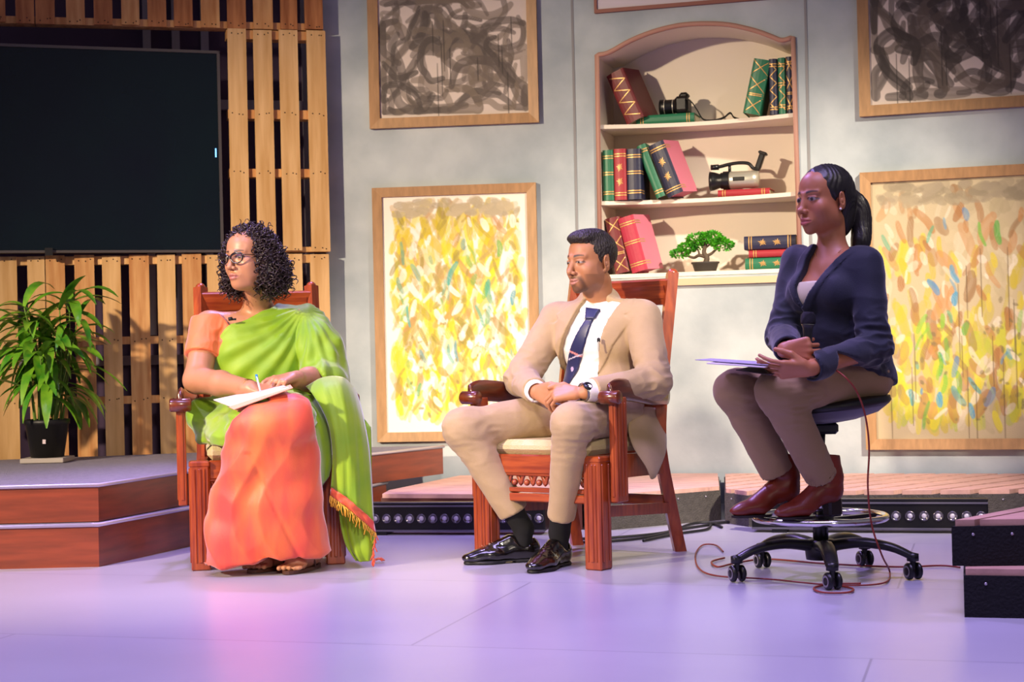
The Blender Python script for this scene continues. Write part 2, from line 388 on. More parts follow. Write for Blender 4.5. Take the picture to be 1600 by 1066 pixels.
def deck(name, label, poly, bdir, bw, gap, skirt_mat, frontn, z0=0.0, z1=ZD, screws=True, wood=None, cat='stage deck'):
    cx = sum(p[0] for p in poly) / len(poly); cy = sum(p[1] for p in poly) / len(poly)
    t = thing(name, label, cat, (cx, cy, z0)); th = .018
    b = MB(); ip = offpoly(poly, -.004)
    n = len(poly)
    for i in range(n):
        p, q = poly[i], poly[(i + 1) % n]; r, s_ = offpoly(poly, -.025)[i], offpoly(poly, -.025)[(i + 1) % n]
        b.prism([p, q, s_, r], z0, z1 - .012)
    b.build('skirt', skirt_mat, t)
    d = nrm([bdir[0], bdir[1]]); nn = (-d[1], d[0])
    vals = [nn[0] * p[0] + nn[1] * p[1] for p in poly]; v = min(vals) + .004; cnt = 0
    inner = offpoly(poly, -.006)
    while v < max(vals) - .01:
        pc = clip_poly(clip_poly(inner, nn, v + bw), (-nn[0], -nn[1]), -v)
        if len(pc) >= 3:
            b = MB(); b.prism(pc, z1 - .012, z1 + .006); b.build('board', wood or M_wood_d, t)
        v += bw + gap
    if screws:
        b = MB()
        for i in range(frontn):
            p, q = np.array(poly[i]), np.array(poly[i + 1]); L = np.linalg.norm(q - p); a = (q - p) / L; o = np.array([a[1], -a[0]])
            k = .06
            while k < L:
                c = p + a * k + o * .001; R = np.array([[a[0], 0, o[0]], [a[1], 0, o[1]], [0, 1, 0]]); b.lathe([(.0045, 0), (.0045, .002), (.002, .003)], (c[0], c[1], z1 - .035), 8, R); k += random.uniform(.1, .2)
        if b.v: b.build('screw_heads', M_screw, t)
    return t
random.seed(4)
def g2(px, D): p = W(px, 600, D); return (float(p[0]), float(p[1]))
def wallpt(P, px, off=.01): u, _ = P.uv(px, 600, off); p = P.pt(u, 0, off); return (float(p[0]), float(p[1]))
M_dk = mat('deck_front_wood', hexc('5a2c20'), .5, var=.3, vscale=6)
dA = [g2(560, 7.44), g2(905, 7.16), g2(915, 8.2), wallpt(WB, 912, .012), wallpt(WA, 895, .012), wallpt(WA, 730, .012), g2(712, 8.2)]
dA = [(-0.60, 7.42), g2(905, 7.16), wallpt(WB, 925, .03), wallpt(WA, 890, .03), wallpt(WA, 715, .05), (-0.585, 7.62)]
deck('stage_deck', 'low wooden deck of pinkish boards behind the two carved chairs', dA, (1, -.08), .30, .006, M_dk, 1)
dB = [g2(908, 7.16), g2(950, 7.12), g2(1122, 7.43), wallpt(WB, 1120, .03), wallpt(WB, 935, .03)]
deck('stage_deck', 'low deck with dark felt front right of the man\'s chair', dB, (1, -.05), .30, .006, M_gcarp, 2)
dC = [g2(1128, 7.3), g2(1165, 7.12), g2(1540, 6.95), g2(1700, 6.9), wallpt(WC, 1700, .03), wallpt(WC, 1275, .03), wallpt(WB, 1262, .03), wallpt(WB, 1128, .03)]
deck('stage_deck', 'long low deck of spaced pinkish boards under the right-hand painting', dC, (1, .9), .095, .028, M_gcarp, 3)
# two felt-fronted pallets at the right edge
M_wood_p = mat('pale_deck_board', hexc('c79a86'), 0.6, var=0.25, vscale=5, stretch=(2, 9, 2), bump=0.1)
f1 = FL(1490, 882); f2 = FL(1507, 965)
p1 = [(f1[0], f1[1]), (f1[0] + 1.1, f1[1] - .35), (f1[0] + 1.35, f1[1] + .5), (f1[0] + .2, f1[1] + .62)]
p1 = [(float(a), float(c)) for a, c in p1]
X2, Y2 = float(f2[0]), float(f2[1])
deck('floor_pallet', 'black felt edged wooden pallet on the floor at the right edge, lower of two', [(X2, Y2), (X2 + 1.1, Y2 - .30), (X2 + 1.35, Y2 + .62), (X2 + .25, Y2 + .92)], (1, -.27), .11, .02, M_black, 1, 0, .13, wood=M_wood_p, cat='pallet')
deck('floor_pallet', 'black felt edged wooden pallet resting askew on top of the other at the right edge', [(1.236, 4.73), (2.25, 4.66), (2.27, 5.88)], (1, 1.05), .11, .012, M_black, 1, .138, .262, wood=M_wood_p, cat='pallet')

# ================================================================== WALL PALLETS
M_pine = mat('pine', hexc('d9a56a'), 0.6, var=0.22, vscale=7, stretch=(5, 5, .5), bump=0.06, bscale=40, col2='b87a42')
M_pine2 = mat('pine_light', hexc('e3b880'), 0.6, var=0.2, vscale=6, stretch=(5, 5, .4), bump=0.06, bscale=40, col2='c99a5e')
M_pine3 = mat('pine_red', hexc('bd7c48'), 0.6, var=0.25, vscale=7, stretch=(5, 5, .5), bump=0.06, bscale=40, col2='935428')
M_nail = mat('nail', hexc('3a2a22'), .5, metal=.5)
PP = Plane(-0.95, 8.47, 0.25)
def U(px, py): return PP.uv(px, py)[0]
def Z(px, py): return PP.uv(px, py)[1]
def wall_pallet(label, spans, z0, z1, rails, pyref, mats, knots=True):
    u0 = U(spans[0][0], pyref); u1 = U(spans[-1][1], pyref)
    t = thing('wall_pallet', label, 'pallet', PP.pt((u0 + u1) / 2, z0)); rng = random.Random(len(label))
    nb = MB()
    for (a, c) in spans:
        ua, uc = U(a, pyref) + .0015, U(c, pyref) - .0015; m = rng.choice(mats)
        b = MB(); zz0, zz1 = z0 + rng.uniform(-.004, .004), z1 + rng.uniform(-.004, .004)
        sk = rng.uniform(-.003, .003)
        vs = [PP.pt(u + (sk if z > zz0 + .1 else 0), z, o) for u in (ua, uc) for o in (0.0, 0.02) for z in (zz0, zz1)]
        b.add(vs, [(0, 1, 3, 2), (4, 6, 7, 5), (0, 4, 5, 1), (2, 3, 7, 6), (0, 2, 6, 4), (1, 5, 7, 3)]); b.build('slat', m, t)
        for (r0, r1) in rails:
            zc = (r0 + r1) / 2
            for uu in (ua + .02, uc - .02, (ua + uc) / 2 + .01):
                p = PP.pt(uu + rng.uniform(-.004, .004), zc + rng.uniform(-.008, .008), .0195); d, n_ = PP.d, PP.n
                nb.lathe([(.0035, 0), (.0035, .0015)], p, 6, np.array([[d[0], 0, n_[0]], [d[1], 0, n_[1]], [0, 1, 0]]))
    nb.build('nail_heads', M_nail, t)
    for (r0, r1) in rails:
        b = MB(); slab(PP, u0, u1, r0, r1, -.09, -.001, b); b.build('rail', rng.choice(mats), t)
    return t
zA = Z(300, 43); zB = Z(300, 398)
up_sp = [(103, 133), (146, 176), (189, 218), (230, 260), (271, 301), (313, 343), (354, 384), (395, 426), (437, 464), (475, 504)]
wall_pallet('pine pallet lying across the top left of the set, right-hand one', [(55, 86)] + up_sp, zA, 3.1, [(zA, zA + .035), (2.72, 2.76)], 20, [M_pine, M_pine3])
wall_pallet('pine pallet at the top left corner of the set, over the screen', [(-60, -30), (-18, 9), (24, 54)], zA, 3.1, [(zA, zA + .035), (2.72, 2.76)], 20, [M_pine3, M_pine])
zt = zA - .006
rz = [(Z(440, 186), Z(440, 172)), (Z(440, 277), Z(440, 264)), (zt - .045, zt), (zB + .01, zB + .035)]
wall_pallet('upright pine pallet between the black screen and the grey wall', [(357, 387), (398, 428), (438, 468), (482, 512)], zB + .012, zt, rz, 210, [M_pine2, M_pine])
zr = [(zB - .045, zB - .004), (Z(200, 538), Z(200, 526)), (Z(200, 631), Z(200, 619)), (.1, .14)]
wall_pallet('pale pine pallet standing below the screen behind the leafy plant', [(73, 104), (117, 149), (161, 191), (202, 234), (246, 275), (285, 316), (324, 354)], .08, zB, zr, 500, [M_pine2, M_pine])
wall_pallet('pale pine pallet at the far left edge below the screen', [(-60, -32), (-18, 28), (44, 72)], .08, zB, zr, 500, [M_pine2])
wall_pallet('pale pine pallet standing behind the woman in the green sari', [(364, 394), (405, 435), (444, 474), (486, 516)], .08, zB, zr, 500, [M_pine2, M_pine])
# television
PT = Plane(-1.43, 8.33, 0.33); tR = PT.uv(346, 240)[0]; tz0 = PT.uv(200, 395)[1]; tz1 = PT.uv(340, 80)[1]; tL = tR - 1.95
tv = thing('television', 'large black wall screen on the left among the pine pallets', 'television', PT.pt((tL + tR) / 2, tz0))
b = MB(); slab(PT, tL, tR, tz0, tz1, -.05, 0, b); b.build('housing', mat('tv_shell', hexc('151417'), .5), tv)
b = MB()
for a in ((tL, tR, tz1 - .014, tz1), (tL, tR, tz0, tz0 + .012), (tL, tL + .012, tz0, tz1), (tR - .014, tR, tz0, tz1)): slab(PT, *a, 0.0, .012, b)
b.build('bezel', mat('tv_bezel', hexc('5d5656'), .45, metal=.4), tv)
b = MB(); slab(PT, tL + .012, tR - .014, tz0 + .012, tz1 - .014, 0.001, .004, b)
b.build('screen', mat('tv_screen', hexc('0d1220'), .22, var=.6, vscale=1.6, col2='0d1a22', spec=.35), tv)
u, z = PT.uv(337, 239); b = MB(); slab(PT, u - .003, u + .003, z - .022, z + .022, .004, .006, b); b.build('indicator', mat('tv_led', (.1, .4, 1), .5, emit=(.15, .45, 1), estr=2.5), tv)
u, z = PT.uv(76, 396); b = MB(); slab(PT, u - .018, u + .018, z - .012, z + .025, .0, .03, b); b.build('bracket', mat('tv_shell', '151417'), tv)
# ================================================================== PAINTINGS
def blank(h, w, c):
    a = np.empty((h, w, 3)); a[:] = hexc(c); return a
def stroke(img, pts, wd, col, alpha=.85, rng=None, bristle=.5, taper=.3):
    H, Wd = img.shape[:2]; pts = np.array(cr([np.array(p) for p in pts], 6)) if len(pts) > 2 else np.array(pts, float)
    x0, y0 = np.floor(pts.min(0) - wd - 1).astype(int); x1, y1 = np.ceil(pts.max(0) + wd + 1).astype(int)
    x0, y0 = max(x0, 0), max(y0, 0); x1, y1 = min(x1, Wd - 1), min(y1, H - 1)
    if x1 <= x0 or y1 <= y0: return
    X, Y = np.meshgrid(np.arange(x0, x1 + 1), np.arange(y0, y1 + 1)); best = np.full(X.shape, 1e9); side = np.zeros(X.shape); tt = np.zeros(X.shape)
    for i in range(len(pts) - 1):
        a, c = pts[i], pts[i + 1]; d = c - a; L2 = d @ d + 1e-9; t = np.clip(((X - a[0]) * d[0] + (Y - a[1]) * d[1]) / L2, 0, 1)
        ex, ey = X - a[0] - t * d[0], Y - a[1] - t * d[1]; r = np.hypot(ex, ey); m = r < best
        best[m] = r[m]; side[m] = ((ex * d[1] - ey * d[0]) / math.sqrt(L2))[m]; tt[m] = ((i + t) / (len(pts) - 1))[m]
    ww = wd * (1 - taper * np.abs(2 * tt - 1) ** 3)
    cov = np.clip(ww - best + .5, 0, 1)
    ph = rng.uniform(0, 9); br = .5 + .5 * np.sin(side * (5.5 / max(1.5, wd)) * 2 + ph) * np.cos(side * 2.1 + tt * 3 + ph * 2)
    a_ = (cov * alpha * (1 - bristle * br * .6))[..., None]
    c = np.array(hexc(col)); sub = img[y0:y1 + 1, x0:x1 + 1]; sub[:] = sub * (1 - a_) + c * a_
def canvas_mesh(P, u0, u1, z0, z1, img, parent, off=0.012, name='canvas'):
    H, Wd = img.shape[:2]; us = np.linspace(u0, u1, Wd); zs = np.linspace(z1, z0, H)
    Ug, Zg = np.meshgrid(us, zs, indexing='ij'); V = P.o + P.d * Ug[..., None] + P.n * off; V[..., 2] = Zg
    col = img.transpose(1, 0, 2).reshape(-1, 3)
    return grid_mesh(name, V, Wd, H, mat('canvas_paint', (1, 1, 1), .7, vcol=True, bump=.1, bscale=200), parent, col=col[:, :])
M_frame = mat('oak_frame', hexc('b58a5e'), .5, var=.25, vscale=8, stretch=(6, 6, 1), bump=.05)
def painting(P, pxs, img, label, fw=.052, group=None):
    (xa, ya), (xb, yb) = pxs; o = .03
    if len(pxs) == 2: u0, z1 = P.uv(xa, ya, o); u1, z0 = P.uv(xb, yb, o)
    t = thing('framed_painting', label, 'painting', P.pt((u0 + u1) / 2, z0))
    b = MB(); O = [(u0, z0), (u1, z0), (u1, z1), (u0, z1)]; I = [(u0 + fw, z0 + fw), (u1 - fw, z0 + fw), (u1 - fw, z1 - fw), (u0 + fw, z1 - fw)]
    for i in range(4):
        j = (i + 1) % 4; g = .0006
        q = [O[i], O[j], I[j], I[i]]
        vs = [P.pt(u, z, .001) for u, z in q] + [P.pt(u, z, .034) for u, z in q[:2]] + [P.pt(u, z, .026) for u, z in q[2:]]
        b.add(vs, [(3, 2, 1, 0), (4, 5, 6, 7), (0, 1, 5, 4), (1, 2, 6, 5), (2, 3, 7, 6), (3, 0, 4, 7)])
    b.build('frame', M_frame, t)
    canvas_mesh(P, u0 + fw - .002, u1 - fw + .002, z0 + fw - .002, z1 - fw + .002, img, t)
    return t
def paint_scrawl(w_, h_, seed, dense=1.0, dark=('5a4f49', '4a413d', '6a5e56', '77695c')):
    rng = random.Random(seed); im = blank(h_, w_, 'd6c6bb')
    for k in range(int(100 * dense)):   # looping grey brush strokes
        x, y = rng.uniform(.03, .97) * w_, rng.uniform(.03, .95) * h_; a = rng.uniform(0, 6.28); pts = [(x, y)]; tw = rng.uniform(-.6, .6)
        for j in range(rng.randint(4, 8)):
            a += tw + rng.uniform(-.75, .75); s_ = rng.uniform(.05, .09) * w_; x = min(max(x + math.cos(a) * s_, .03 * w_), .97 * w_); y = min(max(y + math.sin(a) * s_ * .9, .04 * h_), .94 * h_); pts.append((x, y))
        stroke(im, pts, rng.uniform(.014, .030) * w_, rng.choice(dark), rng.uniform(.7, .92), rng, .45)
    for k in range(10):
        x = rng.uniform(.06, .94) * w_; y = rng.uniform(.2, .7) * h_; stroke(im, [(x, y), (x + .5, y + rng.uniform(.15, .5) * h_)], .8, '2b2524', .8, rng, .1)
    return im
def dabs(im, rng, n, cols, wr, lr, ang, x0=.05, x1=.95, y0=.05, y1=.95, alpha=(.6, .95), br=.6):
    H, Wd = im.shape[:2]
    n = int(n * 1.5); wr = (wr[0] * .62, wr[1] * .82); lr = (lr[0] * .6, lr[1] * .95)
    for k in range(n):
        x, y = rng.uniform(x0, x1) * Wd, rng.uniform(y0, y1) * H; a = math.radians(rng.uniform(*ang)); l = rng.uniform(*lr) * H
        b_ = rng.uniform(-.3, .3); p = [(x - math.cos(a) * l / 2, y - math.sin(a) * l / 2), (x + b_ * l * .4, y), (x + math.cos(a) * l / 2, y + math.sin(a) * l / 2)]
        p = [(min(max(q[0], .03 * Wd), .97 * Wd), min(max(q[1], .02 * H), .97 * H)) for q in p]
        stroke(im, p, rng.uniform(*wr) * Wd, rng.choice(cols), rng.uniform(*alpha), rng, br)
def paint_yellow(w_, h_, seed):
    rng = random.Random(seed); im = blank(h_, w_, 'f3ebdd')
    dabs(im, rng, 150, ['d8c98e', 'e2cf5a', 'cfae5c', 'c9ab7a', 'd9c4a0'], (.02, .045), (.04, .12), (50, 130), .07, .93, .05, .93, (.4, .8))
    dabs(im, rng, 150, ['dcc41a', 'd4b91c', 'e2cf2a', 'c9b01a', 'dac83c'], (.015, .038), (.05, .16), (55, 125), .06, .93, .07, .92)
    dabs(im, rng, 140, ['9b8a3c', 'a58d45', 'b0955a', 'b98a5a', '8f8440'], (.012, .03), (.03, .11), (40, 140), .07, .93, .05, .9, (.5, .85))
    dabs(im, rng, 60, ['f6efe4', 'f2e6da'], (.012, .03), (.02, .07), (40, 140), .07, .95, .1, .95)
    dabs(im, rng, 20, ['3f9c8c', '4aa39a', '57a86a', '3f93a6', '6aa84f'], (.012, .024), (.04, .1), (60, 120), .1, .9, .12, .92)
    dabs(im, rng, 40, ['b3a488', 'a89a80', 'bfae8e'], (.02, .04), (.03, .07), (-25, 25), .05, .9, .025, .08)
    dabs(im, rng, 26, ['8a8148', '7c7844'], (.006, .013), (.01, .02), (0, 180), .1, .95, .5, .95)
    return im
def paint_mixed(w_, h_, seed):
    rng = random.Random(seed); im = blank(h_, w_, 'bba988')
    dabs(im, rng, 160, ['b8a884', 'c4b390', 'ab9b7a', 'd0c2a8'], (.015, .04), (.04, .1), (40, 140), .03, .99, .02, .95, (.4, .8))
    dabs(im, rng, 90, ['bfa92c', 'cbb634', 'b5a23c'], (.014, .032), (.05, .13), (60, 120), .05, .98, .25, .95)
    dabs(im, rng, 60, ['d2c42e', 'b8b53a', 'a7ae3d'], (.015, .035), (.06, .13), (60, 120), .08, .7, .6, .93)
    dabs(im, rng, 75, ['a9733f', '9c6a3c', 'b98452', 'a8794c', '8f6a44'], (.018, .036), (.05, .12), (45, 135), .05, .97, .05, .9, (.6, .95))
    dabs(im, rng, 45, ['ddd0bd', 'd6c8b2'], (.01, .024), (.02, .07), (30, 150), .07, .97, .1, .95)
    dabs(im, rng, 22, ['2f7fae', '3a8fb4', '2e8f98', '2f9a7a'], (.01, .022), (.03, .08), (50, 130), .05, .97, .1, .93)
    dabs(im, rng, 14, ['4f9c3c', '6aa63a', '7fb03c'], (.01, .02), (.05, .11), (60, 125), .2, .95, .2, .93)
    dabs(im, rng, 60, ['6e6444', '7a6c4c', '5e5b40'], (.006, .012), (.008, .02), (0, 180), .2, .95, .45, .93, (.5, .8))
    dabs(im, rng, 70, ['8f8168', 'a09176', '9b8c74'], (.015, .03), (.03, .07), (-30, 30), .04, .97, .015, .09)
    for k in range(16):
        x = rng.uniform(.06, .97) * w_; y = rng.uniform(.2, .8) * h_; stroke(im, [(x, y), (x + .5, y + rng.uniform(.1, .35) * h_)], .7, '5a4630', .75, rng, .1)
    return im
painting(WA, ((573, -18), (842, 191)), paint_scrawl(230, 175, 3), 'framed grey scrawl abstract above the yellow abstract, beside the bookcase')
painting(WA, ((581, 294), (846, 687)), paint_yellow(200, 300, 5), 'tall framed yellow and green abstract left of the bookcase, behind the man', .048)
painting(WC, ((1337, -70), (1690, 160)), paint_scrawl(300, 190, 8, 1.0, ('453c38', '38302e', '564b44', '61544a')), 'dark grey scrawl abstract at the upper right corner of the set')
painting(WC, ((1343, 270), (1720, 702)), paint_mixed(270, 300, 11), 'large framed brown, blue and yellow abstract at the right edge', .05)

# ================================================================== BOOKS
M_gold = mat('gold_tooling', hexc('c79a5c'), .4, metal=.35)
M_page = mat('page_block', hexc('dbcdb0'), .8, bump=.3, bscale=90, stretch=(40, 1, 1))
BK = {'red': mat('book_red', hexc('9c2430'), .5, bump=.05), 'dred': mat('book_dark_red', hexc('6b1820'), .5, bump=.05), 'green': mat('book_green', hexc('1d6a4a'), .45, bump=.05), 'navy': mat('book_navy', hexc('23233f'), .45, bump=.05), 'lred': mat('book_rose', hexc('b02a44'), .5, bump=.05)}
def make_book(label, colour, wd, ht, dp, deco='bands', cover2=None, page='page_block'):
    "spine faces -Y, stands on z=0, x in 0..wd"
    t = thing('book', label, 'book', (0, 0, 0), group='bound books on the bookcase shelves')
    b = MB(); c = .004
    prof = []   # U-shaped cover section with rounded spine
    n = 8
    outer = [(0, dp)] + [(wd / 2 - wd / 2 * math.cos(math.pi * i / n), -.012 * math.sin(math.pi * i / n)) for i in range(n + 1)] + [(wd, dp)]
    inner = [(wd - c, dp)] + [(wd / 2 + (wd / 2 - c) * math.cos(math.pi * i / n), c - .012 * math.sin(math.pi * i / n)) for i in range(n + 1)] + [(c, dp)]
    poly = outer + inner; m = len(outer)
    vs = [(x, y, 0) for x, y in poly] + [(x, y, ht) for x, y in poly]; k = len(poly); fs = [(i, (i + 1) % k, k + (i + 1) % k, k + i) for i in range(k)]
    for i in range(m - 1): a, e = i, i + 1; f_, g_ = k - 1 - i, k - 2 - i; fs.append((a, e, g_, f_)[::-1]); fs.append((k + a, k + e, k + g_, k + f_))
    side_i = m - 2; b.add(vs, fs); b.mi[side_i] = 1; b.build('cover', [BK[colour], mat('painted_lit_board', hexc('d9788f'), .6) if page != 'page_block' else BK[colour]], t)  # right board painted pink: the lit side is put into its colour
    b = MB(); b.box((wd / 2, dp / 2, ht / 2), (wd - 2 * c - .001, dp - .008, ht - .012)); b.build('pages', mat('page_block', 'dbcdb0') if page == 'page_block' else mat('pink_pages', hexc('d87a92'), .8), t)
    b = MB()
    def spt(x, z, o=.0012):
        s_ = min(max(x / wd, 0), 1); return (x, -.012 * math.sqrt(max(0, 1 - (2 * s_ - 1) ** 2)) - o, z)
    def band(z, h=.006):
        vs = []; 
        for i in range(9):
            x = wd / 2 - wd / 2 * math.cos(math.pi * i / 8); p = spt(x, z); vs += [(p[0], p[1], z), (p[0], p[1], z + h)]
        b.add(vs, [(2 * i, 2 * i + 2, 2 * i + 3, 2 * i + 1) for i in range(8)])
        for xx in (-.0008, wd + .0008): b.add([(xx, 0, z), (xx, .06, z), (xx, .06, z + h), (xx, 0, z + h)], [(0, 1, 2, 3) if xx > 0 else (3, 2, 1, 0)])
    def line(p, q, h=.0045):
        n_ = 6; P = [(p[0] + (q[0] - p[0]) * i / n_, p[1] + (q[1] - p[1]) * i / n_) for i in range(n_ + 1)]; d = nrm((q[0] - p[0], q[1] - p[1])); nn = (-d[1] * h / 2, d[0] * h / 2); vs = []
        for x, z in P:
            for s_ in (-1, 1): vs.append(spt(min(max(x + s_ * nn[0], 0), wd), z + s_ * nn[1]))
        b.add(vs, [(2 * i + 1, 2 * i, 2 * i + 2, 2 * i + 3) for i in range(n_)])
    def leaf(zc, h):
        n_ = 9
        for s_ in range(n_):
            a = math.pi * 2 * s_ / n_; l = h * (.5 if s_ % 2 else .38); w2 = .16
            cx = wd / 2; pts = [(cx, zc), (cx + math.sin(a - w2 * 1.6) * l * .5 * .8, zc + math.cos(a - w2 * 1.6) * l * .5), (cx + math.sin(a) * l * .75, zc + math.cos(a) * l), (cx + math.sin(a + w2 * 1.6) * l * .5 * .8, zc + math.cos(a + w2 * 1.6) * l * .5)]
            b.add([spt(min(max(x, 0), wd), z) for x, z in pts], [(3, 2, 1, 0)])
    if 'bands' in deco:
        for z in (.03, .042, ht / 2, ht / 2 + .012, ht - .045, ht - .033): band(z, .005)
    if 'ends' in deco:
        for z in (.022, .034, ht - .04, ht - .028): band(z, .005)
    if 'zig' in deco:
        m_ = 7; zz = [.02 + (ht - .04) * i / m_ for i in range(m_ + 1)]
        for i in range(m_): line((wd * (.12 if i % 2 else .9), zz[i]), (wd * (.9 if i % 2 else .12), zz[i + 1]))
    if 'cross' in deco:
        for a, e in ((.02, .3), (.4, .68), (.72, .98)): line((0, ht * a), (wd, ht * e)); line((wd, ht * a), (0, ht * e))
        for a in (.34, .37): line((0, ht * a), (wd, ht * a))
    if 'leaf' in deco: leaf(ht * .36, ht * .2); leaf(ht * .64, ht * .2)
    if b.v: b.build('gilt_tooling', M_gold, t)
    return t
def bpos(px, lvl, off): 
    u, _ = WB.uv(px, 300, off); return u
SHZ = SH
def place(t, u, z, off, tilt=0.0, yaw=0.0, flat=False):
    "local x along wall, -y towards the viewer; tilt about y"
    M = WB.mat(u, z, off)
    R = Matrix.Rotation(tilt, 4, 'Y') @ Matrix.Rotation(yaw, 4, 'Z')
    t.matrix_basis = M @ R
    return t
def stand(label, col, xl, xr, lvl, ytop, ybot, deco, off=-.05, tilt=0., yaw=0., dp=.2, **k):
    u0, z0 = WB.uv(xl, ybot, off); u1, _ = WB.uv(xr, ybot, off); ht = WB.uv(xl, ytop, off)[1] - z0
    wd = abs(u1 - u0); t = make_book(label, col, wd, ht / math.cos(tilt), dp, deco, **k)
    lift = SHZ[lvl] + .002 + (math.sin(abs(tilt)) * wd if tilt > 0 else 0)
    return place(t, u0, lift, off, tilt, yaw)
rd = math.radians
# top shelf
stand('dark red book with gold zigzag spine leaning on the bookcase side', 'dred', 980, 1011, 0, 116, 194, 'zig', -.10, rd(-22), rd(-12), .20)
def flatbook(label, col, xl, xr, z, th, off, deco, dp=.18, yaw=0., **k):
    u0, _ = WB.uv(xl, 300, off); u1, _ = WB.uv(xr, 300, off); L = u1 - u0; t = make_book(label, col, th, L, dp, deco, **k)
    t.matrix_basis = WB.mat(u0, z + .002 + th, off) @ Matrix.Rotation(yaw, 4, 'Z') @ Matrix.Rotation(rd(90), 4, 'Y')
    return t
b1 = flatbook('green gold-striped book lying flat under the stills camera', 'green', 997, 1088, SH[0], .048, -.13, 'ends')
stand('green book with crossed gold lines leaning on the top shelf', 'green', 1161, 1188, 0, 96, 180, 'cross', -.05, rd(13), 0, .2)
stand('navy book on the top shelf between two green books', 'navy', 1203, 1216, 0, 90, 177, 'zigends', -.05, 0, 0, .2)
stand('narrow green book on the top shelf between two navy books', 'green', 1217, 1229, 0, 88, 176, 'bandszig', -.05, 0, 0, .2)
stand('navy book at the right end of the top shelf', 'navy', 1229.5, 1241, 0, 86, 175, 'crossends', -.05, 0, 0, .2)
# middle shelf
stand('green book standing at the left end of the middle shelf', 'green', 943, 960, 1, 233, 312, 'bands', -.03)
stand('red upright book with gold leaf spine on the middle shelf', 'red', 960.5, 980, 1, 232, 312, 'leafends', -.03)
stand('navy upright book with gold bands on the middle shelf', 'navy', 980.5, 1003, 1, 232, 311, 'bands', -.03)
stand('green book leaning on the middle shelf against a navy one', 'green', 1026, 1041, 1, 222, 305, 'ends', -.06, rd(-20), 0, .2)
stand('thick navy book with two gold leaves leaning on the middle shelf', 'navy', 1044, 1071, 1, 222, 304, 'leafends', -.05, rd(-20), rd(-12), .2, page='p')
b2 = flatbook('red book lying flat under the silver camcorder', 'red', 1122, 1203, SH[1], .034, -.12, 'ends')
# bottom shelf
stand('dark red book with crossed gold lines leaning left on the bottom shelf', 'dred', 962, 985, 2, 338, 425, 'cross', -.06, rd(-10), 0, .2)
stand('bright red book leaning on the bottom shelf beside the bonsai', 'lred', 988, 1015, 2, 338, 424, 'bands', -.05, rd(-14), rd(-12), .2, page='p')
z_ = SH[2]
flatbook('green book at the bottom of the flat stack on the bottom shelf', 'green', 1162, 1240, z_, .056, -.06, 'leafends')
flatbook('red book in the middle of the flat stack on the bottom shelf', 'red', 1168, 1240, z_ + .058, .038, -.06, 'ends')
flatbook('navy gold-striped book on top of the flat stack, bottom shelf', 'navy', 1161, 1242, z_ + .098, .066, -.05, 'leafends')

# ------------------------------------------------------------------ cameras
M_cam = mat('camera_black', hexc('101011'), .35, bump=.05, bscale=200); M_glass = mat('lens_glass', (.02, .02, .03), .05, spec=.8); M_sil = mat('camcorder_silver', hexc('c6c2b2'), .35, metal=.6)
M_rub = mat('rubber_black', hexc('0a0a0b'), .6)
def RX(axis):   # matrix sending z to axis
    z = nrm(axis); a = np.array([0, 0, 1.0]) if abs(z[2]) < .9 else np.array([1.0, 0, 0]); x = nrm(np.cross(a, z)); return np.array([x, np.cross(z, x), z]).T
t = thing('stills_camera', 'black stills camera with long lens lying on the flat green book', 'camera', (0, 0, 0))
b = MB(); b.box((0, 0, .045), (.052, .13, .085), bev=.012); b.box((0, 0, .095), (.05, .06, .03), bev=.012); b.box((-.005, -.06, .045), (.07, .03, .08), bev=.014); b.build('body', M_cam, t)
b = MB(); b.lathe([(.0, 0), (.034, 0), (.036, .01), (.034, .03), (.037, .035), (.037, .07), (.039, .075), (.039, .105), (.034, .107), (.03, .098)], (-.02, 0, .043), 24, RX((-1, 0, 0)), cap=False); b.build('lens', M_cam, t)
b = MB(); b.lathe([(.0375, 0), (.0375, .004)], (-.055, 0, .043), 24, RX((-1, 0, 0)), cap=False); b.lathe([(.0395, 0), (.0395, .003)], (-.098, 0, .043), 24, RX((-1, 0, 0)), cap=False); b.build('lens_ring', M_sil, t)
b = MB(); b.lathe([(0, 0), (.032, 0)], (-.115, 0, .043), 20, RX((-1, 0, 0)), cap=False); b.build('lens_glass', M_glass, t)
b = MB(); b.tube(cr([(.02, -.066, .07), (.05, -.07, .05), (.075, -.06, .01), (.10, -.03, -.035), (.15, .0, -.04), (.20, -.01, -.03), (.235, -.02, -.01), (.25, .0, -.03), (.28, .02, -.042)], 5), .012, 6, flat=.22); b.build('strap', M_rub, t)
u, _ = WB.uv(1068, 170, -.16); t.matrix_basis = WB.mat(u, SH[0] + .051, -.19)
t = thing('camcorder', 'silver and black camcorder resting on the flat red book', 'video camera', (0, 0, 0))
b = MB(); b.lathe([(0, 0), (.04, 0), (.045, .01), (.044, .12), (.04, .15), (0, .152)], (-.005, 0, .05), 24, RX((1, 0, 0)), cap=False); b.box((.08, .03, .05), (.13, .05, .075), bev=.012); b.build('body', M_sil, t)
b = MB(); b.lathe([(.046, 0), (.046, .02), (.046, .02)], (-.012, 0, .05), 24, RX((-1, 0, 0)), cap=False); b.lathe([(.047, -.03), (.047, 0)], (-.002, 0, .05), 24, RX((1, 0, 0)), cap=False); b.box((.05, -.043, .052), (.06, .008, .02), bev=.003); b.build('control_band', M_cam, t)
b = MB(); b.lathe([(.04, 0), (.042, .012), (.036, .02), (.046, .05), (.049, .07), (.045, .071), (.034, .03), (0, .03)], (-.03, 0, .05), 24, RX((-1, 0, 0)), cap=False); b.build('lens_hood', M_cam, t)
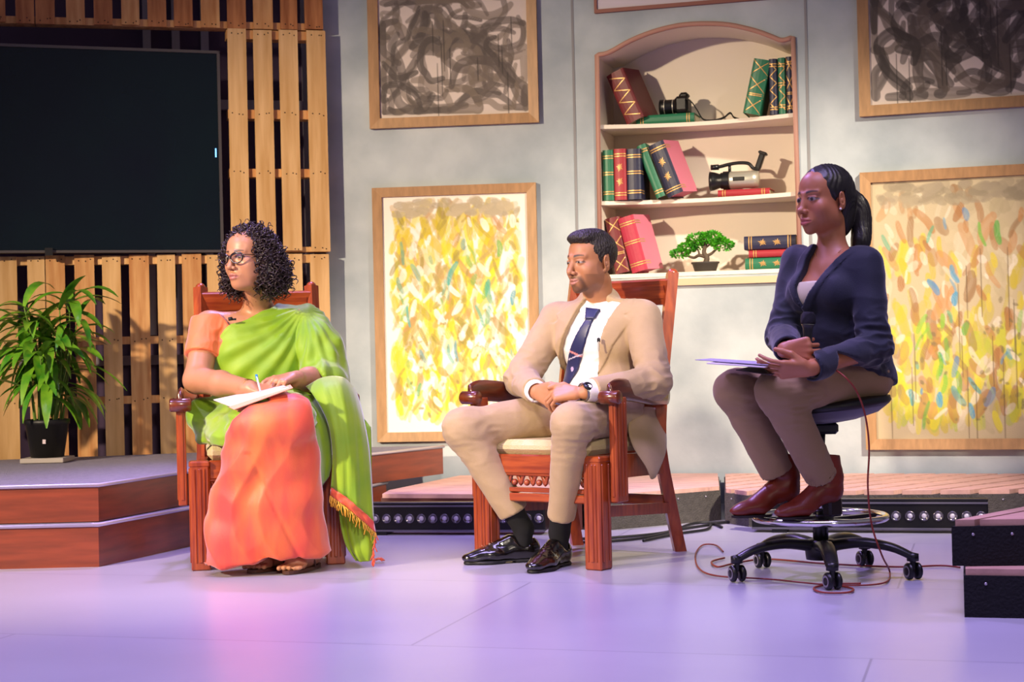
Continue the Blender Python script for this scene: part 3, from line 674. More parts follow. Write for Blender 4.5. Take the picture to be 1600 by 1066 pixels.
b = MB(); b.tube(cr([(-.09, 0, .122), (-.05, 0, .122), (.0, 0, .132), (.05, 0, .136), (.095, 0, .13), (.12, 0, .105), (.15, 0, .1)], 5), .011, 8, flat=.8); b.tube([(-.095, 0, .12), (-.055, 0, .12)], .014, 8); b.tube([(.0, 0, .13), (.0, 0, .09)], .008, 6); b.build('carry_handle', M_cam, t)
b = MB(); b.beam((.14, 0, .1), (.168, 0, .175), .04, .028, bev=.006); b.beam((.166, 0, .17), (.172, 0, .185), .05, .045, bev=.006); b.build('viewfinder', M_cam, t)
u, _ = WB.uv(1140, 280, -.16); t.matrix_basis = WB.mat(u, SH[1] + .037, -.17)

# ------------------------------------------------------------------ bonsai
M_bark = mat('bonsai_bark', hexc('5a4a3c'), .8, bump=.4, bscale=80); M_bleaf = mat('bonsai_leaf', hexc('58b81e'), .5, var=.45, vscale=30, col2='2f8a1a'); M_bpot = mat('bonsai_pot', hexc('3b342f'), .6)
t = thing('bonsai', 'small artificial bonsai with bright green pads in a dark oval pot', 'bonsai', (0, 0, 0))
b = MB(); b.lathe([(.05, 0), (.055, .004), (.066, .04), (.072, .043), (.072, .05), (.062, .05), (.06, .042), (0, .042)], (0, 0, 0), 24); b.v = [(x * 1.0, y * .75, z) for x, y, z in b.v]; b.build('pot', M_bpot, t)
b = MB()
for pts, r0, r1 in ((((0, 0, .04), (.008, 0, .07), (-.006, 0, .1), (.004, 0, .14), (-.005, 0, .165)), .016, .007), (((.004, 0, .075), (-.03, 0, .085), (-.06, .01, .075), (-.095, 0, .088), (-.12, 0, .1)), .01, .005), (((.0, 0, .08), (.03, 0, .09), (.055, 0, .11), (.08, 0, .125)), .009, .004), (((-.03, 0, .085), (-.035, 0, .11), (-.06, 0, .13)), .006, .004), (((.002, 0, .12), (.03, 0, .14), (.05, 0, .15)), .006, .003)):
    q = cr([np.array(p) for p in pts], 5); b.tube(q, list(np.linspace(r0, r1, len(q))), 7)
b.build('trunk', M_bark, t)
b = MB(); rng = random.Random(6)
for cx, cz, rx, rz_, nn in ((-.13, .098, .045, .02, 260), (-.09, .125, .045, .022, 260), (-.03, .165, .06, .028, 420), (.03, .172, .055, .026, 380), (.09, .132, .05, .025, 330), (-.05, .14, .04, .02, 160), (.075, .15, .04, .02, 180)):
    for k in range(nn):
        v = np.array([rng.gauss(0, 1) for _ in range(3)]); v = v / np.linalg.norm(v) * rng.uniform(.6, 1) ** .5 * np.array([rx, rx * .8, rz_]); p = np.array([cx, 0, cz]) + v
        d = nrm(v + np.array([0, 0, .012]) + np.array([rng.gauss(0, .012) for _ in range(3)])); s_ = nrm(np.cross(d, [rng.gauss(0, 1), rng.gauss(0, 1), rng.gauss(0, 1)])) * .0055; l = rng.uniform(.012, .02)
        b.add([p, p + d * l * .5 + s_, p + d * l, p + d * l * .5 - s_], [(0, 1, 2, 3)])
b.build('foliage', M_bleaf, t)
u, _ = WB.uv(1102, 410, -.12); t.matrix_basis = WB.mat(u, SH[2] + .001, -.12)

# ================================================================== CARVED CHAIRS
M_teak = mat('polished_red_teak', hexc('a84c1e'), .34, var=.4, vscale=7, stretch=(7, 7, .8), coat=.5, bump=.05, bscale=30, col2='7c2c10')
M_teak2 = mat('polished_red_teak_rail', hexc('a84c1e'), .34, var=.4, vscale=7, stretch=(.8, 7, 7), coat=.5, bump=.05, bscale=30, col2='7c2c10')
M_teak3 = mat('dark_mahogany_arm', hexc('703014'), .28, var=.4, vscale=7, stretch=(7, .8, 7), coat=.6, col2='43180a')
M_cush = mat('beige_cushion', hexc('cbb98f'), .9, bump=.3, bscale=180, var=.1)
def fluted_leg(x, y, w_, d_, h):
    b = MB(); b.box((x, y, h / 2), (w_, d_, h), bev=.005)
    for dx in (-.4, 0, .4): b.box((x + dx * w_ * .62, y - d_ / 2 - .001, h / 2), (.006 + .008 * (dx == 0), .008, h * .86), bev=.003)
    for dy in (-.28, .28):
        for sx in (-1, 1): b.box((x + sx * (w_ / 2 + .001), y + dy * d_, h / 2), (.006, .01, h * .86), bev=.003)
    b.box((x, y, h - .012), (w_ + .006, d_ + .006, .02), bev=.004)
    return b
def make_chair(label):
    t = thing('carved_armchair', label, 'chair', (0, 0, 0), group='carved teak armchairs')
    def part(b, n, m=None, p=None):
        return b.build(n, m or M_teak, p or t, local=True)
    for sx in (-1, 1): part(fluted_leg(sx * .245, -.25, .07, .075, .40), 'leg')
    for sx in (-1, 1):   # back post and rear leg in one sweep
        b = MB(); P = cr([(sx * .235, .33, 0), (sx * .228, .265, .22), (sx * .222, .225, .40), (sx * .222, .245, .62), (sx * .222, .30, .87), (sx * .222, .345, 1.06)], 5)
        b.tube(P, [.031] * 10 + [.029] * (len(P) - 10), 4, up=(0, 1, 1)); b.sm = [False] * len(b.sm); b.ball((sx * .222, .346, 1.058), (.021, .024, .02), 7); part(b, 'back_post')
    b = MB()  # front rail with pierced carving
    b.box((0, -.255, .365), (.42, .035, .07), bev=.005); b.box((0, -.255, .245), (.42, .035, .03), bev=.004); b.box((0, -.255, .272), (.42, .03, .016), bev=.003)
    for i in range(8):
        x = -.19 + i * .38 / 7; b.tube(cr([(x - .02, -.255, .335), (x - .008, -.255, .315), (x, -.255, .292), (x + .008, -.255, .315), (x + .02, -.255, .335)], 3), .0075, 6)
    for i in range(7):
        x = -.163 + i * .38 / 7; b.ball((x, -.255, .298), (.012, .012, .012), 6)
    b.box((0, -.255, .328), (.42, .026, .012), bev=.003); part(b, 'front_rail', M_teak2)
    for sx in (-1, 1):
        b = MB(); b.beam((sx * .235, -.23, .355), (sx * .222, .22, .345), .03, .085); part(b, 'side_rail')
        b = MB(); b.beam((sx * .235, -.22, .20), (sx * .228, .27, .17), .022, .04); part(b, 'stretcher')
    b = MB(); b.box((0, .225, .35), (.42, .03, .08), bev=.004); part(b, 'back_rail', M_teak2)
    b = MB(); b.box((0, .255, .20), (.44, .025, .04), bev=.004); part(b, 'stretcher', M_teak2)
    for sx in (-1, 1):
        b = MB(); P = cr([(sx * .308, -.245, .618), (sx * .306, -.2, .63), (sx * .30, -.1, .625), (sx * .28, .08, .605), (sx * .25, .235, .60)], 5)
        b.tube(P, .040, 12, flat=.34, up=(1, 0, 0)); b.lathe([(0, -.040), (.020, -.040), (.025, -.034), (.025, .034), (.020, .040), (0, .040)], (sx * .308, -.25, .606), 14, RX((1, 0, 0)), cap=False)
        arm = part(b, 'armrest', M_teak3)
        b = MB(); b.box((sx * .306, -.20, .42), (.032, .075, .37), bev=.004)
        for dy in (-.02, .0, .02): b.box((sx * (.306 + .017), -.20 + dy, .42), (.004, .008, .33), bev=.0015)
        b.box((sx * .306, -.239, .42), (.012, .005, .33), bev=.002)
        part(b, 'arm_support')
    b = MB(); b.beam((-.22, .335, .99), (.22, .335, .99), .026, .10, up=(0, -.24, 1), bev=.004); b.beam((-.20, .322, .99), (.20, .322, .99), .008, .05, up=(0, -.24, 1)); part(b, 'top_rail', M_teak2)
    b = MB(); b.beam((-.22, .25, .56), (.22, .25, .56), .024, .06, up=(0, -.1, 1), bev=.004); part(b, 'lower_back_rail', M_teak2)
    for i in range(5):
        x = -.15 + .075 * i; b = MB(); b.beam((x, .255, .58), (x, .325, .92), .035, .014, up=(0, 1, 0), bev=.003); part(b, 'back_slat')
    b = MB(); b.box((0, -.02, .425), (.43, .47, .055), bev=.02); part(b, 'cushion', M_cush)
    return t
mchair = make_chair('carved red teak armchair with beige cushion under the man in the tan suit')
def mset(o, M): o.matrix_basis = M
mset(mchair, Matrix.Translation((0.237, 6.215, 0)) @ Matrix.Rotation(rd(-36), 4, 'Z'))
wchair = copy_tree(mchair); wchair['label'] = 'carved red teak armchair under the woman in the green sari'
WCH = Matrix.Translation((-0.965, 6.40, 0)) @ Matrix.Rotation(rd(11), 4, 'Z')
mset(wchair, WCH)

# ================================================================== STOOL
M_chrome = mat('chrome', (.75, .74, .76), .12, metal=1); M_bplas = mat('black_plastic', hexc('121214'), .35); M_gplas = mat('grey_plastic_shell', hexc('5c5a66'), .45); M_vin = mat('black_vinyl', hexc('0b0b0c'), .45)
sx_, sy_ = 1.014, 5.55
st = thing('drafting_stool', 'black swivel drafting stool with chrome foot ring and five casters', 'stool', (sx_, sy_, 0))
def sp(b, n, m): return b.build(n, m, st, local=True)
b = MB(); b.lathe([(.0, .515), (.05, .513), (.1, .518), (.17, .535), (.2, .556), (.205, .561), (0, .561)], n=36, cap=False); b.v = [(x + .03, y * .95, z + .09 * x) for x, y, z in b.v]; sp(b, 'seat_shell', M_gplas)
b = MB(); b.lathe([(0, .560), (.205, .560), (.212, .57), (.208, .585), (.17, .593), (0, .586)], n=36, cap=False); b.v = [(x + .03, y, z + .09 * x) for x, y, z in b.v]; sp(b, 'seat_cushion', M_vin)
b = MB(); b.lathe([(.014, .12), (.014, .42)], n=16); sp(b, 'gas_lift', M_chrome)
b = MB(); b.lathe([(.026, .09), (.026, .22), (.022, .225)], n=16); b.box((0, 0, .497), (.12, .1, .04), bev=.01); b.lathe([(.02, .41), (.024, .48)], n=12); sp(b, 'column', M_bplas); b = MB(); b.tube([(-.03, -.03, .495), (-.13, -.05, .485), (-.15, -.05, .47)], .006, 6); sp(b, 'height_lever', M_bplas)
b = MB(); R_ = .215; b.tube([(R_ * math.cos(a), R_ * math.sin(a), .2) for a in np.linspace(0, 2 * math.pi, 49)], .0115, 10, cap=False); sp(b, 'foot_ring', M_chrome)
b = MB(); b.lathe([(.03, .17), (.045, .175), (.045, .205), (.03, .21)], n=20)
for k in range(5): 
    a = rd(20 + 72 * k); b.beam((.03 * math.cos(a), .03 * math.sin(a), .19), (R_ * math.cos(a), R_ * math.sin(a), .197), .025, .012)
sp(b, 'ring_spokes', M_bplas)
b = MB(); b.lathe([(.0, .055), (.05, .06), (.055, .1), (.045, .125), (0, .13)], n=20, cap=False)
ang5 = [rd(-94 + 72 * k) for k in range(5)]
for a in ang5:
    c, s_ = math.cos(a), math.sin(a); P = cr([(.03 * c, .03 * s_, .105), (.13 * c, .13 * s_, .118), (.23 * c, .23 * s_, .105), (.3 * c, .3 * s_, .075)], 5)
    b.tube(P, list(np.linspace(.034, .021, len(P))), 8, flat=.6, up=(0, 0, 1))
    b.lathe([(.012, .06), (.02, .062), (.02, .085), (0, .09)], (.3 * c, .3 * s_, 0), 10)
sp(b, 'star_base', M_bplas)
M_wheel = mat('caster_rim', hexc('8d8a8e'), .4)
for k, a in enumerate(ang5):
    c, s_ = .3 * math.cos(a), .3 * math.sin(a); ax = np.array([math.cos(a * 1.7 + k), math.sin(a * 1.7 + k), 0])
    b = MB()
    for sg in (-1, 1):
        b.lathe([(0, -.009), (.02, -.009), (.0275, -.004), (.0275, .004), (.02, .009), (0, .009)], np.array([c, s_, .0285]) + ax * sg * .016, 18, RX(ax), cap=False)
    b.box((c, s_, .05), (.018, .018, .03), bev=.004); o = sp(b, 'caster', M_bplas)
    for sg in (-1, 1):
        b = MB(); b.lathe([(.013, .0095 * sg), (.019, .0098 * sg)], np.array([c, s_, .0285]) + ax * sg * .016, 18, RX(ax), cap=False); b.build('rim', M_wheel, o, local=True)

# ================================================================== LED BARS
M_ledb = mat('led_bar_body', hexc('121114'), .4, metal=.3); M_lens = mat('led_lens', hexc('b9b4c4'), .08, spec=.9, coat=1); M_lensr = mat('led_reflector', hexc('6a6670'), .2, metal=.8)
def led_bar(label, a, c, n, z0=.012, h=.115):
    a = np.array([a[0], a[1], 0.0]); c = np.array([c[0], c[1], 0.0]); L = np.linalg.norm(c - a); d = (c - a) / L; nn = np.array([d[1], -d[0], 0]); ang = math.atan2(d[1], d[0])
    t = thing('stage_light_bar', label, 'stage light', a, ang)
    b = MB(); b.box((L / 2, .05, z0 + h * .5), (L, .1, h), bev=.006); b.box((L / 2, .02, z0 + h + .006), (L, .05, .012), bev=.003); b.build('housing', M_ledb, t, local=True)
    b = MB(); b.box((L / 2, -.004, z0 + h - .004), (L, .006, .008)); b.box((L / 2, -.004, z0 + .006), (L, .006, .008)); b.build('trim_strip', mat('led_trim', hexc('6d6a78'), .4, metal=.6), t, local=True)
    for k in (.12, .88): b = MB(); b.box((L * k, .05, z0 / 2), (.06, .12, z0)); b.build('foot', M_ledb, t, local=True)
    for i in range(n):
        x = L * (i + .5) / n; b = MB(); R = RX((0, -1, 0)); b.lathe([(.021, -.001), (.021, .004), (.018, .006), (.015, .003), (.009, .001), (0, .001)], (x, 0, z0 + h * .5), 18, R, cap=False); o = b.build('lens_ring', M_lensr, t, local=True)
        b = MB(); b.ball((x, -.002, z0 + h * .5), (.011, .006, .011), 6); b.build('lens', M_lens, o, local=True)
    return t
l0 = FL(560, 836); l1 = FL(852, 836)
led_bar('black stage light bar on the floor between the two carved chairs', (l0[0], l0[1]), (l1[0], l1[1] + .0), 16)
l0 = FL(1175, 832); l1 = FL(1545, 834)
led_bar('black stage light bar on the floor behind the swivel stool', (l0[0], l0[1]), (l1[0], l1[1]), 17)

# ================================================================== POTTED PLANT
M_pot = mat('black_nursery_pot', hexc('0d0d0f'), .5); M_leaf = mat('bamboo_leaf', hexc('2f7a1c'), .35, var=.5, vscale=14, col2='79a82a', coat=.3); M_stem = mat('plant_stem', hexc('5f7f2a'), .6)
pp = W(74, 700, 7.72); px_, py_ = float(pp[0]), float(pp[1]); zt_ = .309
b = MB(); b.box((px_ - .0, py_, zt_ + .012), (.2, .2, .022), bev=.003); tag(b.build('foam_block', mat('foam_block', hexc('a59c94'), .8)), 'pale square block under the black plant pot', 'block')
t = thing('potted_plant', 'leafy green bamboo palm in a black nursery pot on the platform', 'potted plant', (px_, py_, zt_ + .024))
b = MB(); b.lathe([(0, 0), (.075, 0), (.098, .15), (.104, .152), (.104, .175), (.096, .175), (.094, .15), (0, .15)], n=28, cap=False); b.build('pot', M_pot, t, local=True)
b = MB(); b.box((.012, -.093, .075), (.014, .003, .02)); b.build('price_tag', mat('price_tag', hexc('c9b8c0'), .6), t, local=True)
rng = random.Random(12); bs = MB(); bl = MB()
def blade(p, d, L, wd, droop):
    d = nrm(d); side = nrm(np.cross(d, (0, 0, 1.0))); n_ = 9; vs = []; q = np.array(p, float); v = d.copy()
    tw = rng.uniform(-.5, .5)
    for i in range(n_ + 1):
        s_ = i / n_; ww = wd * (math.sin(math.pi * min(1, s_ * .93 + .05)) ** .8) * (1 - .25 * s_); up = nrm(np.cross(side, v)); sd = nrm(side + tw * s_ * up)
        vs += [q - sd * ww + up * ww * .25, q, q + sd * ww + up * ww * .25]; v = nrm(v + np.array([0, 0, -droop / n_])); q = q + v * L / n_
    bl.add(vs, [f for i in range(n_) for f in ((3 * i, 3 * i + 1, 3 * i + 4, 3 * i + 3), (3 * i + 1, 3 * i + 2, 3 * i + 5, 3 * i + 4))], True)
for k in range(20):
    a = rng.uniform(0, 6.28); r0 = rng.uniform(.01, .07); h = rng.uniform(.32, .62); lean = rng.uniform(.0, .13)
    base = np.array([r0 * math.cos(a), r0 * math.sin(a), .14]); tip = base + np.array([lean * math.cos(a), lean * math.sin(a), h])
    mid = (base + tip) / 2 + np.array([rng.uniform(-.02, .02), rng.uniform(-.02, .02), 0]); P = cr([base, mid, tip], 5); bs.tube(P, list(np.linspace(.006, .003, len(P))), 5)
    for j in range(rng.randint(6, 9)):
        s_ = rng.uniform(.42, 1.0) if j > 2 else 1.0; p = P[int(s_ * (len(P) - 1))]; aa = rng.uniform(0, 6.28) if rng.random() < .6 else a + rng.uniform(-.8, .8)
        el = rng.uniform(.1, 1.2) if s_ > .85 else rng.uniform(-.1, .7)
        blade(p, (math.cos(aa) * math.cos(el), math.sin(aa) * math.cos(el), math.sin(el)), rng.uniform(.18, .31), rng.uniform(.019, .032), rng.uniform(.9, 2.5))
bs.build('stems', M_stem, t, local=True); bl.build('foliage', M_leaf, t, local=True)

# ================================================================== CABLES
M_rc = mat('red_cable', hexc('8a3220'), .5); M_bc = mat('black_cable', hexc('0d0d0e'), .5)
def fl(x, y, z=.006): p = FL(x, y, z); return p
P = [W(1261, 556, 5.235), W(1268, 566, 5.27), W(1288, 573, 5.28), W(1303, 577, 5.22), W(1322, 591, 5.17), W(1339, 613, 5.2), W(1352, 650, 5.24), W(1358, 700, 5.26), W(1356, 760, 5.27), W(1362, 820, 5.3), W(1378, 868, 5.33), fl(1390, 893), fl(1384, 910), fl(1340, 915), fl(1280, 913), fl(1200, 905), fl(1120, 900), fl(1092, 888), fl(1087, 866), fl(1098, 852), fl(1118, 852), fl(1130, 862)]
P = cr(P, 8); b = MB(); b.tube(P, .0030, 6); tag(b.build('microphone_cable', M_rc), 'thin red microphone cable hanging over her lap and looping on the floor', 'cable')
P = cr([fl(1132, 872), fl(1112, 878), fl(1122, 886), fl(1150, 880), fl(1200, 874), fl(1290, 881), fl(1400, 886), fl(1470, 884), fl(1530, 888, .01), fl(1600, 893, .175)][:8] + [fl(1500, 887)], 8)
b = MB(); b.tube(P, .0035, 6); tag(b.build('floor_cable', M_rc), 'thin red cable running right across the floor under the stool', 'cable')
P = cr([fl(1345, 912), fl(1300, 913), fl(1272, 919), fl(1285, 926), fl(1325, 926), fl(1332, 920), fl(1305, 915)], 8)
b = MB(); b.tube(P, .0035, 6); tag(b.build('cable_loop', M_rc), 'small loop of red cable on the floor in front of the stool', 'cable')
for k, pts in enumerate(([(895, 848), (950, 846), (1010, 840), (1060, 828), (1110, 820), (1160, 812), (1200, 806)], [(905, 842), (960, 840), (1040, 832), (1085, 818), (1140, 816), (1180, 812)], [(1005, 845), (1060, 834), (1105, 827), (1112, 818), (1128, 824)])):
    P = cr([fl(*q, z=.007) for q in pts], 7); b = MB(); b.tube(P, .006, 6); tag(b.build('power_cable', M_bc), ['black cable lying along the felt deck edge, outermost', 'black cable tucked against the felt deck edge', 'short black cable end curling beside the felt deck'][k], 'cable')
# ================================================================== IMPLICIT SURFACE TOOLS (for bodies and cloth)
from mathutils import noise as mnoise
def axis(lo, hi, h, fine=()):
    cuts = []; x = lo
    fine = sorted(fine)
    while x < hi:
        st_ = h
        for a, c, hf in fine:
            if a - h * .5 <= x < c: st_ = min(st_, hf)
        cuts.append(x); x += st_
    cuts.append(x); return np.array(cuts, np.float32)
class Field:
    def __init__(s, xs, ys, zs): s.ax = (xs, ys, zs); s.d = np.full((len(xs), len(ys), len(zs)), 1.0, np.float32)
    def sub(s, lo, hi):
        sl = tuple(slice(max(0, int(np.searchsorted(s.ax[k], lo[k])) - 1), int(np.searchsorted(s.ax[k], hi[k])) + 1) for k in range(3))
        return sl, s.ax[0][sl[0]][:, None, None], s.ax[1][sl[1]][None, :, None], s.ax[2][sl[2]][None, None, :]
    def add(s, prim, k=.01, grow=0.0):
        fn, lo, hi = prim; m = k + abs(grow) + .02; sl, X, Y, Z_ = s.sub(np.asarray(lo) - m, np.asarray(hi) + m)
        if 0 in s.d[sl].shape: return s
        q = fn(X, Y, Z_) - grow; a = s.d[sl]
        if k > 0: h = np.maximum(k - np.abs(a - q), 0) / k; s.d[sl] = np.minimum(a, q) - h * h * k * .25
        else: s.d[sl] = np.minimum(a, q)
        return s
    def cut(s, prim, k=.0, grow=0.0):
        fn, lo, hi = prim; m = k + .02; sl, X, Y, Z_ = s.sub(np.asarray(lo) - m, np.asarray(hi) + m)
        if 0 in s.d[sl].shape: return s
        q = -(fn(X, Y, Z_) - grow); a = s.d[sl]
        if k > 0: h = np.maximum(k - np.abs(a - q), 0) / k; s.d[sl] = np.maximum(a, q) + h * h * k * .25
        else: s.d[sl] = np.maximum(a, q)
        return s
    def keep(s, fn):
        X, Y, Z_ = s.ax[0][:, None, None], s.ax[1][None, :, None], s.ax[2][None, None, :]; s.d = np.maximum(s.d, fn(X, Y, Z_)).astype(np.float32); return s
    def copy(s): f = Field(*s.ax); f.d = s.d.copy(); return f
    def mesh(s, smooth=1):
        d = s.d; ins = d < 0; nx, ny, nz = d.shape
        c = np.zeros((nx - 1, ny - 1, nz - 1), np.int8)
        for i in (0, 1):
            for j in (0, 1):
                for k in (0, 1): c += ins[i:nx - 1 + i, j:ny - 1 + j, k:nz - 1 + k]
        I, J, K = np.nonzero((c > 0) & (c < 8)); idx = np.full(c.shape, -1, np.int32); idx[I, J, K] = np.arange(len(I))
        acc = np.zeros((len(I), 3)); cnt = np.zeros(len(I)); x, y, z = [a.astype(float) for a in s.ax]
        for ax_ in range(3):
            o = [k for k in range(3) if k != ax_]
            for p in (0, 1):
                for q in (0, 1):
                    e0 = [0, 0, 0]; e0[o[0]] = p; e0[o[1]] = q; e1 = list(e0); e1[ax_] = 1
                    A = (I + e0[0], J + e0[1], K + e0[2]); B = (I + e1[0], J + e1[1], K + e1[2]); d0 = d[A]; d1 = d[B]; m = (d0 < 0) != (d1 < 0); t = np.where(m, d0 / np.where(m, d0 - d1, 1), 0)
                    P0 = np.stack([x[A[0]], y[A[1]], z[A[2]]], 1); P1 = np.stack([x[B[0]], y[B[1]], z[B[2]]], 1); acc += (P0 + (P1 - P0) * t[:, None]) * m[:, None]; cnt += m
        V = acc / np.maximum(cnt, 1)[:, None]; Q = []
        for ax_ in range(3):
            o = [k for k in range(3) if k != ax_]; sl0 = [slice(1, -1)] * 3; sl1 = [slice(1, -1)] * 3
            sl0[ax_] = slice(0, d.shape[ax_] - 1); sl1[ax_] = slice(1, d.shape[ax_])
            a, e = ins[tuple(sl0)], ins[tuple(sl1)]; E = np.nonzero(a != e); fl_ = a[E]
            base = [E[0].copy(), E[1].copy(), E[2].copy()]
            for k in o: base[k] = base[k] + 1
            def cell(da, db):
                b_ = [q.copy() for q in base]; b_[o[0]] -= da; b_[o[1]] -= db; return idx[b_[0], b_[1], b_[2]]
            q = np.stack([cell(1, 1), cell(0, 1), cell(0, 0), cell(1, 0)], 1)
            flip = fl_ if ax_ != 1 else ~fl_
            q[~flip] = q[~flip][:, ::-1]; Q.append(q)
        Q = np.concatenate(Q); Q = Q[(Q >= 0).all(1)]
        for _ in range(smooth): V = laplace(V, Q, .5)
        return V, Q
def laplace(V, Q, f=.5):
    S = np.zeros_like(V); n = np.zeros(len(V))
    for a in range(4):
        i, j = Q[:, a], Q[:, (a + 1) % 4]
        for c in range(3): S[:, c] += np.bincount(i, V[j, c], len(V)) + np.bincount(j, V[i, c], len(V))
        n += np.bincount(i, minlength=len(V)) + np.bincount(j, minlength=len(V))
    return V + f * (S / np.maximum(n, 1)[:, None] - V)
def vnorm(V, Q):
    n = np.cross(V[Q[:, 2]] - V[Q[:, 0]], V[Q[:, 3]] - V[Q[:, 1]]); N = np.zeros_like(V)
    for a in range(4):
        for c in range(3): N[:, c] += np.bincount(Q[:, a], n[:, c], len(V))
    return N / (np.linalg.norm(N, axis=1, keepdims=True) + 1e-12)
A3 = lambda p: np.asarray(p, float)
def cone(a, b, ra, rb, flat=None, fs=1.0):
    "round tapered capsule; flat = unit direction squeezed by fs"
    a, b = A3(a), A3(b); ba = b - a; L2 = float(ba @ ba) + 1e-12; R = max(ra, rb) * max(1, 1)
    def fn(X, Y, Z_):
        px, py, pz = X - a[0], Y - a[1], Z_ - a[2]; t = np.clip((px * ba[0] + py * ba[1] + pz * ba[2]) / L2, 0, 1)
        ex, ey, ez = px - t * ba[0], py - t * ba[1], pz - t * ba[2]; r = ra + (rb - ra) * t
        if flat is None: return np.sqrt(ex * ex + ey * ey + ez * ez) - r
        q = (ex * flat[0] + ey * flat[1] + ez * flat[2]); k = 1 / (fs * fs) - 1
        return (np.sqrt(ex * ex + ey * ey + ez * ez + k * q * q) - r) * (fs if fs < 1 else 1) 
    return fn, np.minimum(a, b) - R, np.maximum(a, b) + R
def ell(c, r, R=None):
    c = A3(c); r = A3(r); R = np.eye(3) if R is None else np.asarray(R, float)   # columns = axes
    def fn(X, Y, Z_):
        px, py, pz = X - c[0], Y - c[1], Z_ - c[2]; k0 = 0; k1 = 0
        for i in range(3):
            q = px * R[0, i] + py * R[1, i] + pz * R[2, i]; k0 = k0 + (q / r[i]) ** 2; k1 = k1 + (q / r[i] ** 2) ** 2
        k0 = np.sqrt(k0); return k0 * (k0 - 1) / (np.sqrt(k1) + 1e-9)
    e = np.sqrt(((R * r) ** 2).sum(1)); return fn, c - e, c + e
def rbox(c, h, R=None, rad=.005):
    c = A3(c); h = A3(h); R = np.eye(3) if R is None else np.asarray(R, float)
    def fn(X, Y, Z_):
        px, py, pz = X - c[0], Y - c[1], Z_ - c[2]; o = 0; mx = None
        for i in range(3):
            q = np.abs(px * R[0, i] + py * R[1, i] + pz * R[2, i]) - (h[i] - rad); o = o + np.maximum(q, 0) ** 2; mx = q if mx is None else np.maximum(mx, q)
        return np.sqrt(o) + np.minimum(mx, 0) - rad
    e = np.abs(R) @ h; return fn, c - e, c + e
def sdpoly(x, y, poly):
    d = None; inside = None; n = len(poly)
    for i in range(n):
        (ax_, ay), (bx, by) = poly[i], poly[(i + 1) % n]; ex, ey = bx - ax_, by - ay; wx, wy = x - ax_, y - ay
        t = np.clip((wx * ex + wy * ey) / (ex * ex + ey * ey + 1e-12), 0, 1); dd = (wx - ex * t) ** 2 + (wy - ey * t) ** 2; d = dd if d is None else np.minimum(d, dd)
        c = ((ay <= y) & (by > y)) | ((by <= y) & (ay > y)); xi = ax_ + (y - ay) * ex / (ey if abs(ey) > 1e-9 else 1e-9); k = c & (x < xi); inside = k if inside is None else inside ^ k
    return np.where(inside, -1, 1) * np.sqrt(d)
def chain(F, pts, rs, k=.01, k0=None, **kw):
    for i in range(len(pts) - 1): F.add(cone(pts[i], pts[i + 1], rs[i], rs[i + 1], **kw), k if i or k0 is None else k0)
class Frame:
    "local frame: x = person's right, y = forward, z = up"
    def __init__(s, c, fwd, up=(0, 0, 1), sc_=1.0):
        s.c = A3(c); f = nrm(fwd); r = nrm(np.cross(f, up)); u = np.cross(r, f); s.R = np.array([r, f, u]).T; s.s = sc_
    def w(s, x, y, z): return s.c + s.R @ (np.array([x, y, z], float) * s.s)
    def loc(s, V): return ((V - s.c) @ s.R) / s.s
    def ell(s, c, r, rot=None):
        R = s.R if rot is None else s.R @ rot
        return ell(s.w(*c), A3(r) * s.s, R)
    def cone(s, a, b, ra, rb): return cone(s.w(*a), s.w(*b), ra * s.s, rb * s.s)
    def plane_uv(s, px, py, off):
        "where the sight line of a point of the photo meets the frame's front plane (x, z in local)"
        d = ray(px, py); o = np.array([0, 0, CAM_Z]); n = s.R[:, 1]; p0 = s.w(0, off, 0); p = o + d * (np.dot(p0 - o, n) / np.dot(d, n)); l = s.loc(p); return (float(l[0]), float(l[2]))
    def prism(s, poly, y0=0.0, axes=(0, 2)):
        R, c, sc1 = s.R, s.c, s.s; third = ({0, 1, 2} - set(axes)).pop()
        def fn(X, Y, Z_):
            q = [((X - c[0]) * R[0, i] + (Y - c[1]) * R[1, i] + (Z_ - c[2]) * R[2, i]) / sc1 for i in range(3)]
            d = sdpoly(q[axes[0]], q[axes[1]], poly) * sc1
            if y0 is not None: d = np.maximum(d, (y0 - q[third]) * sc1)
            return d
        return fn
def patch(base, frame, poly, y0, grow, inner=None):
    "raised piece of cloth: the base surface grown, kept inside a front-view polygon"
    f = Field(*base.ax); f.d = base.d - grow; fn = frame.prism(poly, y0)
    return f.keep(fn)
def rotx(a): c, s_ = math.cos(a), math.sin(a); return np.array([[1, 0, 0], [0, c, -s_], [0, s_, c]])
def rotz(a): c, s_ = math.cos(a), math.sin(a); return np.array([[c, -s_, 0], [s_, c, 0], [0, 0, 1]])
def roty(a): c, s_ = math.cos(a), math.sin(a); return np.array([[c, 0, s_], [0, 1, 0], [-s_, 0, c]])
